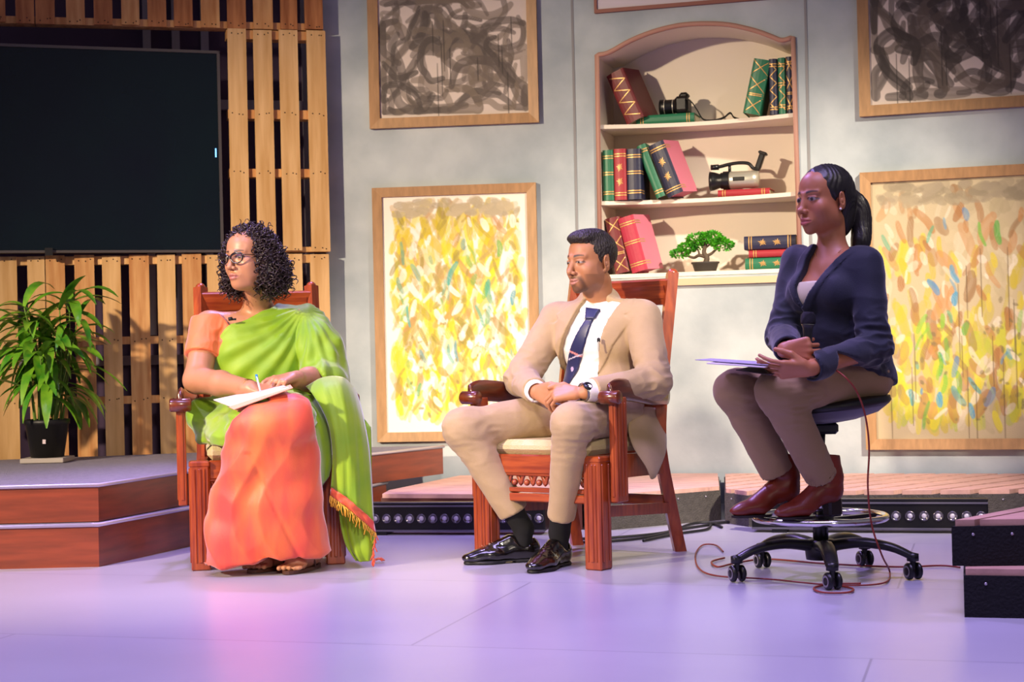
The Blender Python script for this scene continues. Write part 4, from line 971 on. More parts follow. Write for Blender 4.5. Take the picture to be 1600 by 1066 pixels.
def head(F, H, fem=False, smile=0.0, jaw=1.0, nose=1.0, wide=1.0):
    e = H.ell; c = H.cone
    F.add(e((0, -.014, .036), (.073 * wide, .092, .080)), .01)
    F.add(e((0, .03, -.012), (.060 * wide, .062, .080)), .02)
    F.add(e((0, .042, .045), (.056 * wide, .042, .046)), .02)
    F.add(e((0, .030, -.072), (.047 * jaw, .050, .036)), .025)
    for s_ in (-1, 1):
        F.add(e((s_ * .048 * jaw, .0, -.058), (.016, .028, .026)), .025)
        F.add(e((s_ * .041, .060, -.028), (.021, .02, .022)), .018); F.add(e((s_ * .043 * jaw, .032, -.045), (.020, .034, .034)), .025)
        F.add(c((s_ * .012, .088, .020), (s_ * .044, .070, .022), .0050 if fem else .0095, .004 if fem else .006), .014)
    F.add(e((0, .072, -.101), (.018 * jaw, .017, .014)), .022)
    F.add(e((0, .074, -.068), (.028, .022, .026)), .018)
    for s_ in (-1, 1): F.cut(e((s_ * .031, .101, .001), (.016, .0125, .010) if fem else (.017, .014, .0105)), .014 if fem else .012)
    for s_ in (-1, 1): F.add(e((s_ * .031, .0765, .0), (.0145, .0128, .0128)), .003)
    for s_ in (-1, 1): F.add(c((s_ * .019, .0885, .0075), (s_ * .044, .080, .0062), .0028, .0024), .004)   # upper lid
    F.add(c((0, .086, .014), (0, .103 * nose ** .3, -.030), .0085, .0095), .010)
    F.add(e((0, .110, -.036), (.0105, .0105, .0095)), .008)
    for s_ in (-1, 1):
        F.add(e((s_ * .0125 * nose, .099, -.040), (.0075, .0095, .0075)), .005)
        F.cut(e((s_ * .006, .108, -.0475), (.0035, .005, .003)), .003)
    sm = smile
    up = [(-.025, .083, -.0695 + sm), (-.012, .0955, -.0665), (-.004, .1, -.0635), (0, .1, -.0645), (.004, .1, -.0635), (.012, .0955, -.0665), (.025, .083, -.0695 + sm)]
    lo = [(-.022, .084, -.0735 + sm), (-.010, .0945, -.0775), (0, .0975, -.0785), (.010, .0945, -.0775), (.022, .084, -.0735 + sm)]
    rb = .0050 if fem else .0040
    for i in range(6): F.add(c(up[i], up[i + 1], rb if 0 < i < 5 else .003, rb if 0 < i + 1 < 6 else .003), .004)
    for i in range(4): F.add(c(lo[i], lo[i + 1], rb * 1.2 if 0 < i < 4 else .003, rb * 1.2 if 0 < i + 1 < 4 else .003), .004)
    gr = [(-.024, .0875, -.0712 + sm), (-.010, .1015, -.0722), (.010, .1015, -.0722), (.024, .0875, -.0712 + sm)]
    for i in range(3): F.cut(c(gr[i], gr[i + 1], .0014, .0014), .002)
    for s_ in (-1, 1):   # ears
        R_ = rotz(s_ * -.35) @ rotx(-.18)
        F.add(e((s_ * .074 * wide, -.012, -.006), (.008, .0175, .031), R_), .006)
        F.cut(e((s_ * .0815 * wide, -.006, -.002), (.006, .0095, .018), R_), .004)
        F.add(e((s_ * .0775 * wide, -.008, -.008), (.0035, .005, .008), R_), .003)
        F.add(e((s_ * .072 * wide, -.006, -.032), (.006, .008, .008), R_), .005)
def face_paint(L, base, lip, brow, iris=(.03, .015, .01), brow_a=.97, beard=None, sm=0.0, gaze=(0, 0), cheek=None, lid=None, open_=.0068):
    "colours of the features, darker where the lips meet; L = local head coordinates"
    x, y, z = L[:, 0], L[:, 1], L[:, 2]; ax_ = np.abs(x); C = np.tile(np.array(base), (len(L), 1)); fr = y > .045
    def mix(m, col, a=1.0):
        m = (m * a)[:, None]; C[:] = C * (1 - m) + np.array(col) * m
    def soft(d, w_): return np.clip(.5 - d / w_, 0, 1)
    if cheek is not None: mix(soft(np.hypot(ax_ - .042, z + .03) - .016, .02) * fr, cheek, .5)
    if beard is not None:
        jawd = soft(np.abs(np.hypot((ax_) / 1.0, (z + .030) / 1.15) - .066) - .014, .012) * (z < -.045) * (y > .0)
        gt = soft(np.maximum(np.abs(np.hypot(ax_ / .034, (z + .078) / .034) - 1) * .034 - .0075, z + .052), .012) * fr
        chin = soft(np.hypot(ax_ / 1.2, (z + .104)) - .022, .01) * fr
        must = soft(np.hypot(ax_ / 4.2, z + .0555) - .0052, .004) * fr
        sb = soft(np.hypot((y - .012) / .6, (z + .03)) - .035, .01) * (ax_ > .05)
        bd = np.clip(np.maximum.reduce([jawd * .45, gt * .85, chin * .8, must * .85, sb * .35]), 0, 1); mix(bd, beard, .85)
    zb = .0225 + .0035 * np.sin(np.clip((ax_ - .012) / .036, 0, 1) * 2.6); th = .0042 * np.clip(1.15 - (ax_ - .014) / .045, .25, 1)
    mix(soft(np.maximum(np.abs(z - zb) - th, np.maximum(.013 - ax_, ax_ - .048)), .0035) * fr, brow, brow_a)
    ul = -.064 - .002 * (ax_ / .02) + .0028 * np.exp(-((ax_ - .005) / .004) ** 2); smz = sm * (ax_ / .025) ** 2
    tl = np.clip(1 - (ax_ / .026) ** 2, 0, 1); lipd = np.maximum(z - smz - (-.0715 + (.0098 * tl)), (-.0715 - .0125 * tl) - (z - smz)); mix(soft(lipd, .003) * fr * (ax_ < .0265), lip)
    mix(soft(np.abs(z + .0715 - smz) - .0009, .002) * fr * (ax_ < .024), tuple(c * .35 for c in lip), .85)  # lip colour darkened along the line between the lips
    ex = (ax_ - .031); ez = z - .0005 + .06 * ex
    if lid is not None: mix(soft(np.hypot(ex / 1.5, (z - .006) * 1.1) - .011, .006) * fr * (z > 0), lid, .5)
    alm = np.hypot(ex / .0145, ez / open_) - 1
    mix(soft((np.abs(alm) - .22) * .0068, .0015) * fr * (ez > -.002), (.02, .012, .01), .85)
    mix(soft(alm * .0068, .0012) * fr, (.30, .25, .23))
    gx = np.where(x > 0, x - .031 - gaze[0], x + .031 - gaze[0]); ir = np.hypot(gx, z - gaze[1]) - .0064
    mix(soft(ir, .0012) * (alm < 0) * fr, iris); 
    return C
def hand(F, wrist, dirv, back, side, s_=1.0, curls=((20, 30, 20),) * 4, thumb=((.55, .25), (.35, .2)), spread=0.03, tips=None):
    "back = direction of the back of the hand; side=+1 puts the thumb towards cross(dir, back)"
    y = nrm(dirv); z = nrm(A3(back) - y * np.dot(back, y)); x = np.cross(y, z) * side; w0 = A3(wrist)
    P = lambda a, b_, c: w0 + s_ * (a * x + b_ * y + c * z)
    F.add(cone(P(0, -.02, 0), P(0, .015, 0), .026 * s_, .026 * s_, flat=z, fs=.72), .012)
    for a, a2 in ((.022, .030), (.006, .010), (-.010, -.011), (-.022, -.030)): F.add(cone(P(a * .8, .015, 0), P(a2, .088 if abs(a2) < .02 else .082, 0), .0155 * s_, .0125 * s_), .010)
    base = [(.032, .086), (.0110, .092), (-.0105, .089), (-.031, .080)]; ln = [(.040, .025, .021), (.044, .028, .022), (.041, .026, .022), (.032, .020, .019)]
    for i in range(4):
        bx, by = base[i]; p = P(bx, by, .0); a = 0; fan = (1.5 - i) * spread; r = (.0083, .0086, .0082, .0073)[i] * s_; r1 = r
        for j in range(3):
            a += math.radians(curls[i][j]); d = math.cos(a) * (y * math.cos(fan) + x * math.sin(fan)) - math.sin(a) * z; q = p + d * ln[i][j] * s_; r2 = r1 * (.93 if j < 2 else .86)
            F.add(cone(p, q, r1, r2), .0015 if j else .004); p, r1 = q, r2
    p = P(.024, .022, -.006); (a0, e0), (a1, e1) = thumb[0], thumb[1]
    d0 = nrm(x * math.sin(a0) + y * math.cos(a0) - z * e0); q = p + d0 * .046 * s_; F.add(cone(p, q, .0155 * s_, .0118 * s_), .010)
    d1 = nrm(x * math.sin(a1) + y * math.cos(a1) - z * e1); r = q + d1 * .031 * s_; F.add(cone(q, r, .0115 * s_, .0102 * s_), .004)
    d2 = nrm(x * math.sin(a1 - .2) + y * math.cos(a1 - .2) - z * (e1 + .1)); F.add(cone(r, r + d2 * .024 * s_, .0102 * s_, .0082 * s_), .003)
def wr(V, sx, sy, sz, seed=0, oct=1):
    "ridged noise in -1..1, stretched"
    out = np.empty(len(V))
    for i, p in enumerate(V): n = mnoise.noise((p[0] * sx + seed, p[1] * sy, p[2] * sz)); out[i] = 1 - 2 * abs(n) * 1.6
    return out
def nz3(V, s_, seed=0):
    return np.array([mnoise.noise((p[0] * s_ + seed, p[1] * s_, p[2] * s_)) for p in V])
def sdf_obj(name, F, material, parent, smooth=1, disp=None, col=None):
    V, Q = F.mesh(smooth)
    if disp is not None: V = V + vnorm(V, Q) * disp(V)[:, None]
    c = col(V) if col is not None else None
    return quad_mesh(name, V, Q, material, parent, c)
def box_field(lo, hi, h, fine=((), (), ())): return Field(*[axis(lo[k], hi[k], h, fine[k]) for k in range(3)])
def sheet(ctrl, n=6, m=6):
    "smooth surface through a grid of control points"
    rows = [cr(r, m) for r in ctrl]; cols = list(zip(*rows)); return np.array([cr(c, n) for c in cols])
# ================================================================== MAN IN THE TAN SUIT
M_skinM = mat('skin_man', (1, 1, 1), .5, vcol=True, sss=.12, bump=.04, bscale=260, spec=.45)
M_suit = mat('tan_suit_cloth', hexc('b29974'), .85, bump=.15, bscale=300, var=.06, vscale=30, sheen=.2)
M_shirt = mat('white_shirt_cloth', hexc('ece8e4'), .7, bump=.05, bscale=200, sheen=.1)
M_hairM = mat('man_hair', (.018, .012, .010), .5, bump=.9, bscale=160, stretch=(1, 1, .4))
SK_M = (.42, .185, .085)
def build_man():
    t = thing('person', 'seated man in tan suit, white shirt and blue tie with clasped hands', 'person', (.31, 6.2, 0))
    fw = nrm((-.588, -.809, 0)); lf = np.array([.809, -.588, 0])
    pel = W(935, 642, 6.27); pel[2] = .54
    nb = W(937, 470, 6.33); up = nrm(nb - pel)
    T = Frame((pel + nb) / 2, fw, up); L_ = np.linalg.norm(nb - pel)
    shL = W(1004, 497, 6.20); shR = W(870, 501, 6.42)
    elL = W(1022, 596, 6.05); elR = W(815, 592, 6.30)
    wrL = W(918, 612, 5.90); wrR = W(838, 612, 6.05)
    hiL = pel + lf * .085 + fw * .02; hiR = pel - lf * .085 + fw * .02
    knL = W(893, 662, 5.82); knR = W(724, 670, 6.10)
    anL = W(874, 832, 5.99); anR = W(818, 826, 6.13)
    Hc = W(924, 410, 6.26); fa = rd(52); H = Frame(Hc, (-math.sin(fa), -math.cos(fa), -.03), (0.02, 0, 1), 1.0)
    HS = 5.93; hc = W(866, 618, HS)
    # --- body
    fx = [(Hc[0] - .13, Hc[0] + .13, .0024), (hc[0] - .10, hc[0] + .14, .0027)]; fy = [(Hc[1] - .15, Hc[1] + .13, .0026), (5.80, 6.06, .003)]; fz = [(Hc[2] - .14, Hc[2] + .12, .0024), (hc[2] - .10, hc[2] + .08, .0027)]
    F = box_field((-.30, 5.68, .05), (.62, 6.52, 1.36), .013, (fx, fy, fz))
    def torso(F, g=0.0, k=.04):
        F.add(T.ell((0, .0, -.04 - .08), (.155, .115, .13)), k, g); F.add(T.ell((0, .0, .06), (.165, .112, .15)), k, g)
        F.add(cone(shL - lf * .03, shR + lf * .03, .058, .058), k, g); F.add(ell(pel, (.17, .13, .10), T.R), k, g)
        F.add(cone(nb - up * .05, nb, .075, .056), k, g)
    torso(F, -.018)
    F.add(cone(nb - up * .03, H.w(0, -.022, -.075), .060, .056), .03); head(F, H, smile=.0045, nose=1.1, jaw=1.06)
    chain(F, [shL, elL, wrL], [.045, .036, .027], .02); chain(F, [shR, elR, wrR], [.045, .036, .027], .02)
    chain(F, [hiL, knL, anL], [.07, .05, .034], .03); chain(F, [hiR, knR, anR], [.07, .05, .034], .03)
    # clasped hands
    hand(F, wrL + (hc - wrL) * .25, W(858, 616, 5.925) - wrL, (.15, -.55, .8), 1, .98, ((38, 48, 25), (42, 50, 25), (46, 50, 25), (50, 50, 25)), thumb=((.55, -.25), (-.15, -.05)), spread=.05)
    hand(F, wrR + (hc - wrR) * .12, W(880, 626, 5.90) - wrR, (-.75, -.6, .15), -1, .98, ((52, 60, 30), (50, 60, 30), (48, 60, 30), (46, 60, 30)), thumb=((.35, -.1), (.1, .15)), spread=.05)
    for an, kn in ((anL, knL), (anR, knR)): pass
    def colr(V):
        L = H.loc(V); C = face_paint(L, SK_M, (.42, .18, .13), (.02, .012, .01), beard=(.035, .02, .015), sm=.0045, gaze=(.001, -.0025), open_=.0040)
        far = np.linalg.norm(V - Hc, axis=1) > .2; C[far] = np.array(SK_M) * 1.15
        return C
    sdf_obj('body', F, M_skinM, t, 1, None, colr)
    # --- hair
    F = box_field(Hc - .15, Hc + .16, .003)
    F.add(H.ell((0, -.016, .038), (.0765, .097, .085)), .01); F.add(H.ell((0, .052, .090), (.056, .042, .022)), .02); F.add(H.ell((0, .01, .100), (.053, .07, .024)), .02)
    F.keep(H.prism([(.105, .095), (.092, .076), (.070, .070), (.052, .052), (.040, .034), (.024, .026), (.016, -.012), (.004, -.026), (.000, .018), (-.022, .030), (-.036, .004), (-.040, -.05), (-.060, -.068), (-.14, -.07), (-.14, .17), (.12, .17)], None, (1, 2)))
    sdf_obj('hair', F, M_hairM, t, 1, lambda V: wr(V, 90, 90, 40) * .0010 + nz3(V, 260) * .0008)
    # --- trousers
    F = box_field((-.30, 5.66, .12), (.62, 6.46, .74), .0065)
    F.add(ell(pel, (.178, .138, .112), T.R), .04)
    hemL = knL + (anL - knL) * .86; hemR = knR + (anR - knR) * .84
    chain(F, [hiL, knL, hemL], [.094, .066, .049], .035); chain(F, [hiR, knR, hemR], [.094, .070, .056], .035)
    for kn, he, r in ((knL, hemL, .049), (knR, hemR, .056)):
        d = nrm(he - kn); F.cut(rbox(he + d * .055, (.09, .09, .055), RX(d), .002), 0)
    kL, kR = knL, knR
    def dsp(V):
        o = wr(V, 9, 9, 9, 3) * .002; 
        for kn in (knL, knR): w_ = np.exp(-(np.linalg.norm(V - kn - np.array([0.03, .06, -.02]), axis=1) / .11) ** 2); o += w_ * wr(V, 14, 10, 45, 9) * .006
        w_ = np.exp(-(np.linalg.norm(V - (hiL + hiR) / 2 - fw * .12, axis=1) / .16) ** 2); o += w_ * wr(V, 25, 25, 12, 5) * .004
        return o
    sdf_obj('trousers', F, M_suit, t, 2, dsp)
    # --- socks and shoes
    M_sock = mat('black_sock', hexc('08080a'), .9); M_shoe = mat('black_leather', hexc('0b0807'), .16, coat=.8, bump=.02)
    for (kn, an, toe, heel, sg) in ((knL, anL, FL(861, 893), FL(893, 884), 1), (knR, anR, FL(728, 884), FL(838, 878), 1)):
        toe = A3(toe); heel = A3(heel); d = nrm(toe - heel); Ln = .285 if sg else 0; heel = an * np.array([1, 1, 0]) - d * .055; toe = heel + d * .285; s_ = np.cross((0, 0, 1), d); R = np.array([s_, d, (0, 0, 1)]).T
        lo = np.minimum(toe, heel) - .09; hi = np.maximum(toe, heel) + .09; lo[2] = -.01; hi[2] = .42
        S = box_field(lo, hi, .0055); dk = nrm(kn - an)
        chain(S, [heel + d * .06 + np.array([0, 0, .05]), an, an + dk * .19], [.03, .038, .047], .01); sdf_obj('sock', S, M_sock, t, 1)
        S = box_field(lo, hi, .0042)
        z = lambda p, h: p + np.array([0, 0, h])
        S.add(ell(z(heel + d * .035, .045), (.035, .042, .048), R), .01); S.add(ell(z(heel + d * .09, .045), (.037, .07, .048), R), .02)
        S.add(ell(z(heel + d * .18, .032), (.048, .07, .032), R), .025); S.add(ell(z(heel + d * .245, .024), (.034, .045, .020), R), .02)
        S.cut(cone(z(heel + d * .058, .075), z(heel + d * .05, .2), .036, .04), .004)
        S.add(cone(z(heel + d * .17, .064), z(heel + d * .11, .092), .022, .022, flat=(0, 0, 1), fs=.5), .012)
        S.keep(lambda X, Y, Z_: .010 - Z_ + 0 * X + 0 * Y)
        sdf_obj('shoe', S, M_shoe, t, 1, lambda V, q=z(heel + d * .17, .05): np.exp(-(np.linalg.norm(V - q, axis=1) / .045) ** 2) * wr(V, 60, 60, 60, 2) * .0018)
        S = box_field(lo, hi, .0045)
        S.add(cone(heel + d * .035, heel + d * .10, .034, .032), .01); S.add(cone(heel + d * .12, heel + d * .20, .036, .049), .01); S.add(cone(heel + d * .19, heel + d * .258, .049, .026), .01)
        S.keep(lambda X, Y, Z_: np.maximum(Z_ - .013, .001 - Z_) + 0 * X + 0 * Y); S.cut(rbox(heel + d * .115 + np.array([0, 0, .002]), (.06, .02, .005), R, .001), 0)
        sdf_obj('shoe_sole', S, M_rub, t, 0)
    # --- shirt
    h = .0042; lo = (-.04, 5.84, .48); hi = (.66, 6.56, 1.10)
    S = box_field(lo, hi, h); torso(S, -.004); S.add(cone(nb - up * .03, nb + up * .035 + fw * .004, .068, .060), .012); base = S.copy()
    cuv = lambda pts, off=.10: [T.plane_uv(px, py, off) for px, py in pts]
    lift = nb + up * .030 + fw * .01; cn = nrm(up * 1.0 - fw * .42)
    S.keep(lambda X, Y, Z_: (X - lift[0]) * cn[0] + (Y - lift[1]) * cn[1] + (Z_ - lift[2]) * cn[2])
    colp = patch(base, T, cuv([(902, 466), (926, 482), (911, 500), (899, 482)]), .0, .009); colq = patch(base, T, cuv([(928, 481), (962, 444), (972, 470), (944, 500)]), .0, .009)
    for c_ in (colp, colq): c_.keep(lambda X, Y, Z_: (X - lift[0]) * cn[0] + (Y - lift[1]) * cn[1] + (Z_ - lift[2]) * cn[2] - .004); S.d = np.minimum(S.d, c_.d)
    for el_, wr_ in ((elL, wrL), (elR, wrR)):
        d = nrm(wr_ - el_); S.add(cone(wr_ - d * .07, wr_ + d * .012, .044, .038), 0); S.cut(rbox(wr_ + d * .055, (.07, .07, .04), RX(d), .001), 0); S.cut(cone(wr_ - d * .03, wr_ + d * .06, .031, .031), .002)
    sdf_obj('shirt', S, M_shirt, t, 1, lambda V: wr(V, 14, 14, 22, 4) * .002)
    # --- tie
    K = patch(base, T, cuv([(910, 480), (931, 483), (928, 498), (915, 498)]), .0, .015); B = patch(base, T, cuv([(915, 496), (926, 497), (921, 520), (917, 536), (902, 577), (890, 599), (876, 610), (868, 588), (882, 565), (899, 530), (909, 510)]), .0, .008)
    K.d = np.minimum(K.d, B.d); uvn = T
    tie_u = [T.plane_uv(px, py, .12) for px, py in ((893, 545), (912, 553), (907, 562), (888, 566), (892, 562))]
    def tcol(V):
        L = T.loc(V); P0 = np.array(T.plane_uv(886, 548, .11)); P1 = np.array(T.plane_uv(915, 560, .11)); C = np.tile(np.array(hexc('1d2450')), (len(V), 1)); q = L[:, [0, 2]]
        for (a, e, cc, w_) in ((P0, P1, hexc('d78a86'), .0035), (np.array(T.plane_uv(884, 562, .11)), np.array(T.plane_uv(912, 553, .11)), hexc('c9c4d8'), .0022)):
            dd = e - a; tt_ = ((q - a) @ dd) / (dd @ dd); r = np.linalg.norm(q - a - tt_[:, None] * dd, axis=1); m = (r < w_) & (tt_ > 0) & (tt_ < 1); C[m] = cc
        e0 = np.array(T.plane_uv(890, 577, .11)); m = np.hypot(q[:, 0] - e0[0], (q[:, 1] - e0[1]) * .9) < .0075; C[m] = hexc('c8b6d6'); m = np.hypot(q[:, 0] - e0[0], q[:, 1] - e0[1]) < .003; C[m] = hexc('a04a6a')
        return C
    sdf_obj('tie', K, mat('blue_tie_silk', (1, 1, 1), .4, vcol=True, sheen=.3), t, 1, None, tcol)
    tp = W(866, 632, 6.0); Kb = MB(); Kb.box(tp + np.array([.0, .03, -.005]), (.05, .02, .05), RX(fw), bev=.006); Kb.build('tie_end', mat('blue_tie_plain', hexc('1d2450'), .4, sheen=.3), t)
    # --- jacket
    J = box_field((-.08, 5.80, .46), (.66, 6.58, 1.10), h)
    torso(J, .012); J.add(cone(nb - up * .05, nb + up * .022, .085, .068), .02)
    opening = cuv([(905, 440), (904, 470), (890, 508), (875, 544), (861, 582), (852, 640), (940, 660), (936, 590), (938, 550), (944, 515), (952, 485), (962, 448), (940, 430)])
    Jb = J.copy()
    fnop = T.prism(opening, 0.02)
    J.cut((fnop, lo, hi), 0)
    c2 = nb + up * .030; cn2 = nrm(up - fw * .6); J.keep(lambda X, Y, Z_: (X - c2[0]) * cn2[0] + (Y - c2[1]) * cn2[1] + (Z_ - c2[2]) * cn2[2] - .004)
    for poly in ([(904, 468), (890, 508), (875, 544), (861, 582), (866, 560), (862, 532), (857, 508), (868, 500), (862, 492), (880, 478)], [(962, 448), (950, 485), (943, 520), (937, 552), (936, 588), (955, 540), (974, 500), (966, 492), (974, 486), (970, 462)]):
        lp = patch(Jb, T, cuv(poly), .0, .0055); lp.cut((fnop, lo, hi), 0); lp.keep(lambda X, Y, Z_: (X - c2[0]) * cn2[0] + (Y - c2[1]) * cn2[1] + (Z_ - c2[2]) * cn2[2] - .007); J.d = np.minimum(J.d, lp.d)
    # sleeves with a small armhole valley
    for s1, e1, w1 in ((shL, elL, wrL), (shR, elR, wrR)):
        d = nrm(w1 - e1); c1 = w1 - d * .025
        J.add(cone(s1, e1, .070, .060), .018); J.add(cone(e1, c1, .058, .047), .03)
        J.cut(rbox(c1 + d * .065, (.085, .085, .062), RX(d), .001), 0)
    J.cut((lambda X, Y, Z_: Z_ - .515 + 0 * X + 0 * Y, (-.1, 5.7, .4), (.7, 6.6, .5)), 0)
    def jd(V):
        o = wr(V, 7, 7, 9, 7) * .0022
        for e1, a1 in ((elL, .011), (elR, .011)): w_ = np.exp(-(np.linalg.norm(V - e1, axis=1) / .10) ** 2); o += w_ * wr(V, 16, 16, 30, 2) * a1 * .65
        for s1 in (shL, shR): w_ = np.exp(-(np.linalg.norm(V - s1 + np.array([0, 0, .12]), axis=1) / .09) ** 2); o += w_ * wr(V, 26, 26, 12, 8) * .004
        return o
    sdf_obj('jacket', J, M_suit, t, 1, jd)
    # hanging tail of the jacket beside the seat
    sh = sheet([[W(985, 640, 6.16), W(1010, 636, 6.22), W(1036, 640, 6.33)], [W(982, 672, 6.08), W(1010, 676, 6.13), W(1040, 668, 6.28)], [W(990, 700, 6.04), W(1016, 706, 6.06), W(1041, 698, 6.2)], [W(1008, 728, 6.03), W(1022, 736, 6.05), W(1037, 716, 6.14)], [W(1017, 748, 6.04), W(1019, 749, 6.05), W(1024, 746, 6.08)]], 5, 5)
    grid_mesh('jacket_tail', sh, sh.shape[0], sh.shape[1], M_suit, t, solid=.004)
    b = MB(); q0, q1 = W(935, 628, 6.0), W(962, 632, 6.02); b.beam(q0, q1, .012, .03); b.build('belt', mat('black_belt', hexc('0c0a0a'), .4), t)
    # --- watch, lapel microphone
    d = nrm(wrL - elL); wp = wrL + d * .012; wt = thing('wristwatch', 'steel wristwatch on the left wrist of the man in the tan suit', 'watch', wp)
    b = MB(); R = RX(d); b.lathe([(.0315, -.009), (.034, -.009), (.034, .009), (.0315, .009)], wp, 20, R, cap=False); b.build('bracelet', mat('steel', hexc('8f8c90'), .3, metal=.9), wt)
    n_ = nrm(np.array([.1, -.8, .6]) - d * np.dot([.1, -.8, .6], d)); b = MB(); b.lathe([(0, 0), (.017, 0), (.018, .004), (.015, .007), (0, .007)], wp + n_ * .031, 18, RX(n_), cap=False); b.build('case', mat('watch_dark', hexc('2b2b30'), .2, metal=.6), wt)
    mp = T.plane_uv(936, 532, .13); p = T.w(mp[0], .133, mp[1]); m = thing('lapel_microphone', 'tiny black clip microphone on the man\'s shirt front', 'microphone', p)
    b = MB(); b.lathe([(0, -.008), (.006, -.006), (.006, .007), (0, .011)], p, 10); b.build('capsule', M_rub, m); b = MB(); b.box(p + np.array([0, -.004, -.02]), (.006, .006, .035), bev=.002); b.build('clip', M_sil, m)
    return t
build_man()
# ================================================================== WOMAN IN THE GREEN SARI
def build_sari_woman():
    t = thing('person', 'seated woman with curly dark hair in lime green sari and orange blouse', 'person', (-.95, 6.35, 0))
    SK = (.47, .215, .115); M_sk = mat('skin_sari_woman', (1, 1, 1), .42, vcol=True, sss=.12, bump=.04, bscale=260, spec=.45)
    M_or = mat('orange_silk', hexc('ea7038'), .5, var=.3, vscale=7, stretch=(1.5, 1.5, .4), sheen=.5, bump=.12, bscale=350, col2='d8463c')
    M_bl = mat('orange_blouse_silk', hexc('ec7440'), .55, bump=.1, bscale=300, sheen=.4)
    M_gr = mat('lime_green_silk', hexc('8fb010'), .58, var=.4, vscale=6, sheen=.5, bump=.1, bscale=350, col2='6f9c14')
    M_hr = mat('curly_dark_hair', (.022, .011, .012), .42, spec=.5)
    fw = nrm((.19, -.98, 0)); lf = np.array([.98, .19, 0])
    pel = W(412, 655, 6.42); pel[2] = .55; nb = W(404, 478, 6.43); up = nrm(nb - pel)
    T = Frame((pel + nb) / 2, fw, up)
    shL = W(478, 503, 6.41); shR = W(326, 508, 6.36)
    elR = W(308, 594, 6.24); elL = W(500, 592, 6.27); wrR = W(392, 607, 5.99); wrL = W(460, 594, 6.06)
    hiL = pel + lf * .1; hiR = pel - lf * .1
    knL = W(455, 648, 5.90); knR = W(388, 655, 5.92); anL = W(486, 868, 6.08); anR = W(445, 868, 6.12)
    Hc = W(389, 403, 6.27); fa = rd(35); H = Frame(Hc, (-math.sin(fa), -math.cos(fa), -.03), (-.03, 0, 1), .97)
    hc = W(415, 604, 5.97)
    fx = [(Hc[0] - .11, Hc[0] + .11, .0025), (hc[0] - .1, hc[0] + .1, .0027)]; fy = [(Hc[1] - .14, Hc[1] + .10, .0027), (5.86, 6.10, .003)]; fz = [(Hc[2] - .14, Hc[2] + .12, .0025), (hc[2] - .07, hc[2] + .07, .0027), (-.01, .09, .005)]
    F = box_field((-1.30, 5.78, -.01), (-.55, 6.66, 1.34), .012, (fx, fy, fz))
    def torso(F, g=0.0, k=.05):
        F.add(T.ell((0, .01, .07), (.165, .105, .10)), k, g)
        for s_ in (-1, 1): F.add(T.ell((s_ * .078, .085, .035), (.078, .065, .072)), .04, g)
        F.add(T.ell((0, .03, -.08), (.165, .125, .12)), k, g)
        F.add(cone(shL - lf * .02, shR + lf * .02, .055, .055), k, g); F.add(ell(pel, (.2, .15, .11), T.R), k, g)
        F.add(cone(nb - up * .05, nb - up * .005, .07, .052), k, g)
    torso(F, -.006)
    F.add(cone(nb - up * .03, H.w(0, -.025, -.07), .054, .053), .03); head(F, H, fem=True, smile=-.001, nose=1.1, jaw=1.12, wide=1.03)
    F.add(H.ell((0, .035, -.105), (.04, .04, .02)), .03)
    chain(F, [shR, elR, elR + (wrR - elR) * .45, wrR], [.056, .050, .046, .029], .02); chain(F, [shL, elL, elL + (wrL - elL) * .45, wrL], [.05, .048, .044, .029], .02)
    chain(F, [hiL, knL, anL], [.07, .05, .034], .03); chain(F, [hiR, knR, anR], [.07, .05, .034], .03)
    hand(F, wrR, (.9, -.25, -.16), (-.15, -.35, .9), -1, .93, ((25, 45, 20), (28, 45, 20), (30, 45, 20), (32, 45, 20)), thumb=((.6, -.25), (.2, 0)), spread=.04)
    hand(F, wrL + np.array([0, -.005, .012]), (-.55, -.74, -.16), (-.15, -.50, .85), 1, .93, ((42, 45, 20), (44, 45, 20), (46, 45, 20), (48, 45, 20)), thumb=((.5, -.1), (.25, .1)), spread=.06)
    feet = []
    for an, dd in ((anL, (-.35, -.93, 0)), (anR, (-.55, -.83, 0))):   # bare feet in sandals
        d = nrm(dd); s_ = np.cross((0, 0, 1), d); an[2] = .085; g = an * np.array([1, 1, 0]); feet.append((g, d, s_))
        z = lambda a, b_, h: g + d * a + s_ * b_ + np.array([0, 0, h])
        chain(F, [z(-.04, 0, .045), z(.06, 0, .048), z(.12, 0, .034)], [.028, .034, .03], .02); F.add(cone(an, z(.05, 0, .05), .034, .036), .03); F.add(cone(z(.12, -.025, .03), z(.12, .028, .03), .017, .016), .02)
        for i in range(5): F.add(cone(z(.13, -.032 + i * .016, .027), z(.178 - abs(i - (0 if s_[0] > 0 else 4)) * .006, -.036 + i * .018, .022), .010, .0095), .004)
    def colr(V):
        L = H.loc(V); C = face_paint(L, SK, (.42, .14, .12), (.03, .018, .015), sm=-.001, gaze=(-.003, 0), open_=.0060, cheek=(.5, .22, .14))
        far = np.linalg.norm(V - Hc, axis=1) > .2; C[far] = np.array(SK); return C
    sdf_obj('body', F, M_sk, t, 1, None, colr)
    # --- hair: one volume with hundreds of curls
    F = box_field(Hc - np.array([.2, .2, .26]), Hc + np.array([.2, .2, .2]), .004)
    F.add(H.ell((0, -.022, .038), (.082, .092, .080)), .02); F.add(H.ell((.086, .0, -.03), (.030, .045, .085)), .03); F.add(H.ell((-.076, -.035, -.025), (.040, .065, .075)), .03); F.add(H.ell((.078, -.030, -.02), (.032, .06, .075)), .03)
    F.add(H.ell((-.080, -.045, -.075), (.038, .062, .05)), .03); F.add(H.ell((0, -.075, -.045), (.08, .045, .08)), .03); F.add(H.ell((.080, -.025, -.075), (.028, .045, .045)), .03)
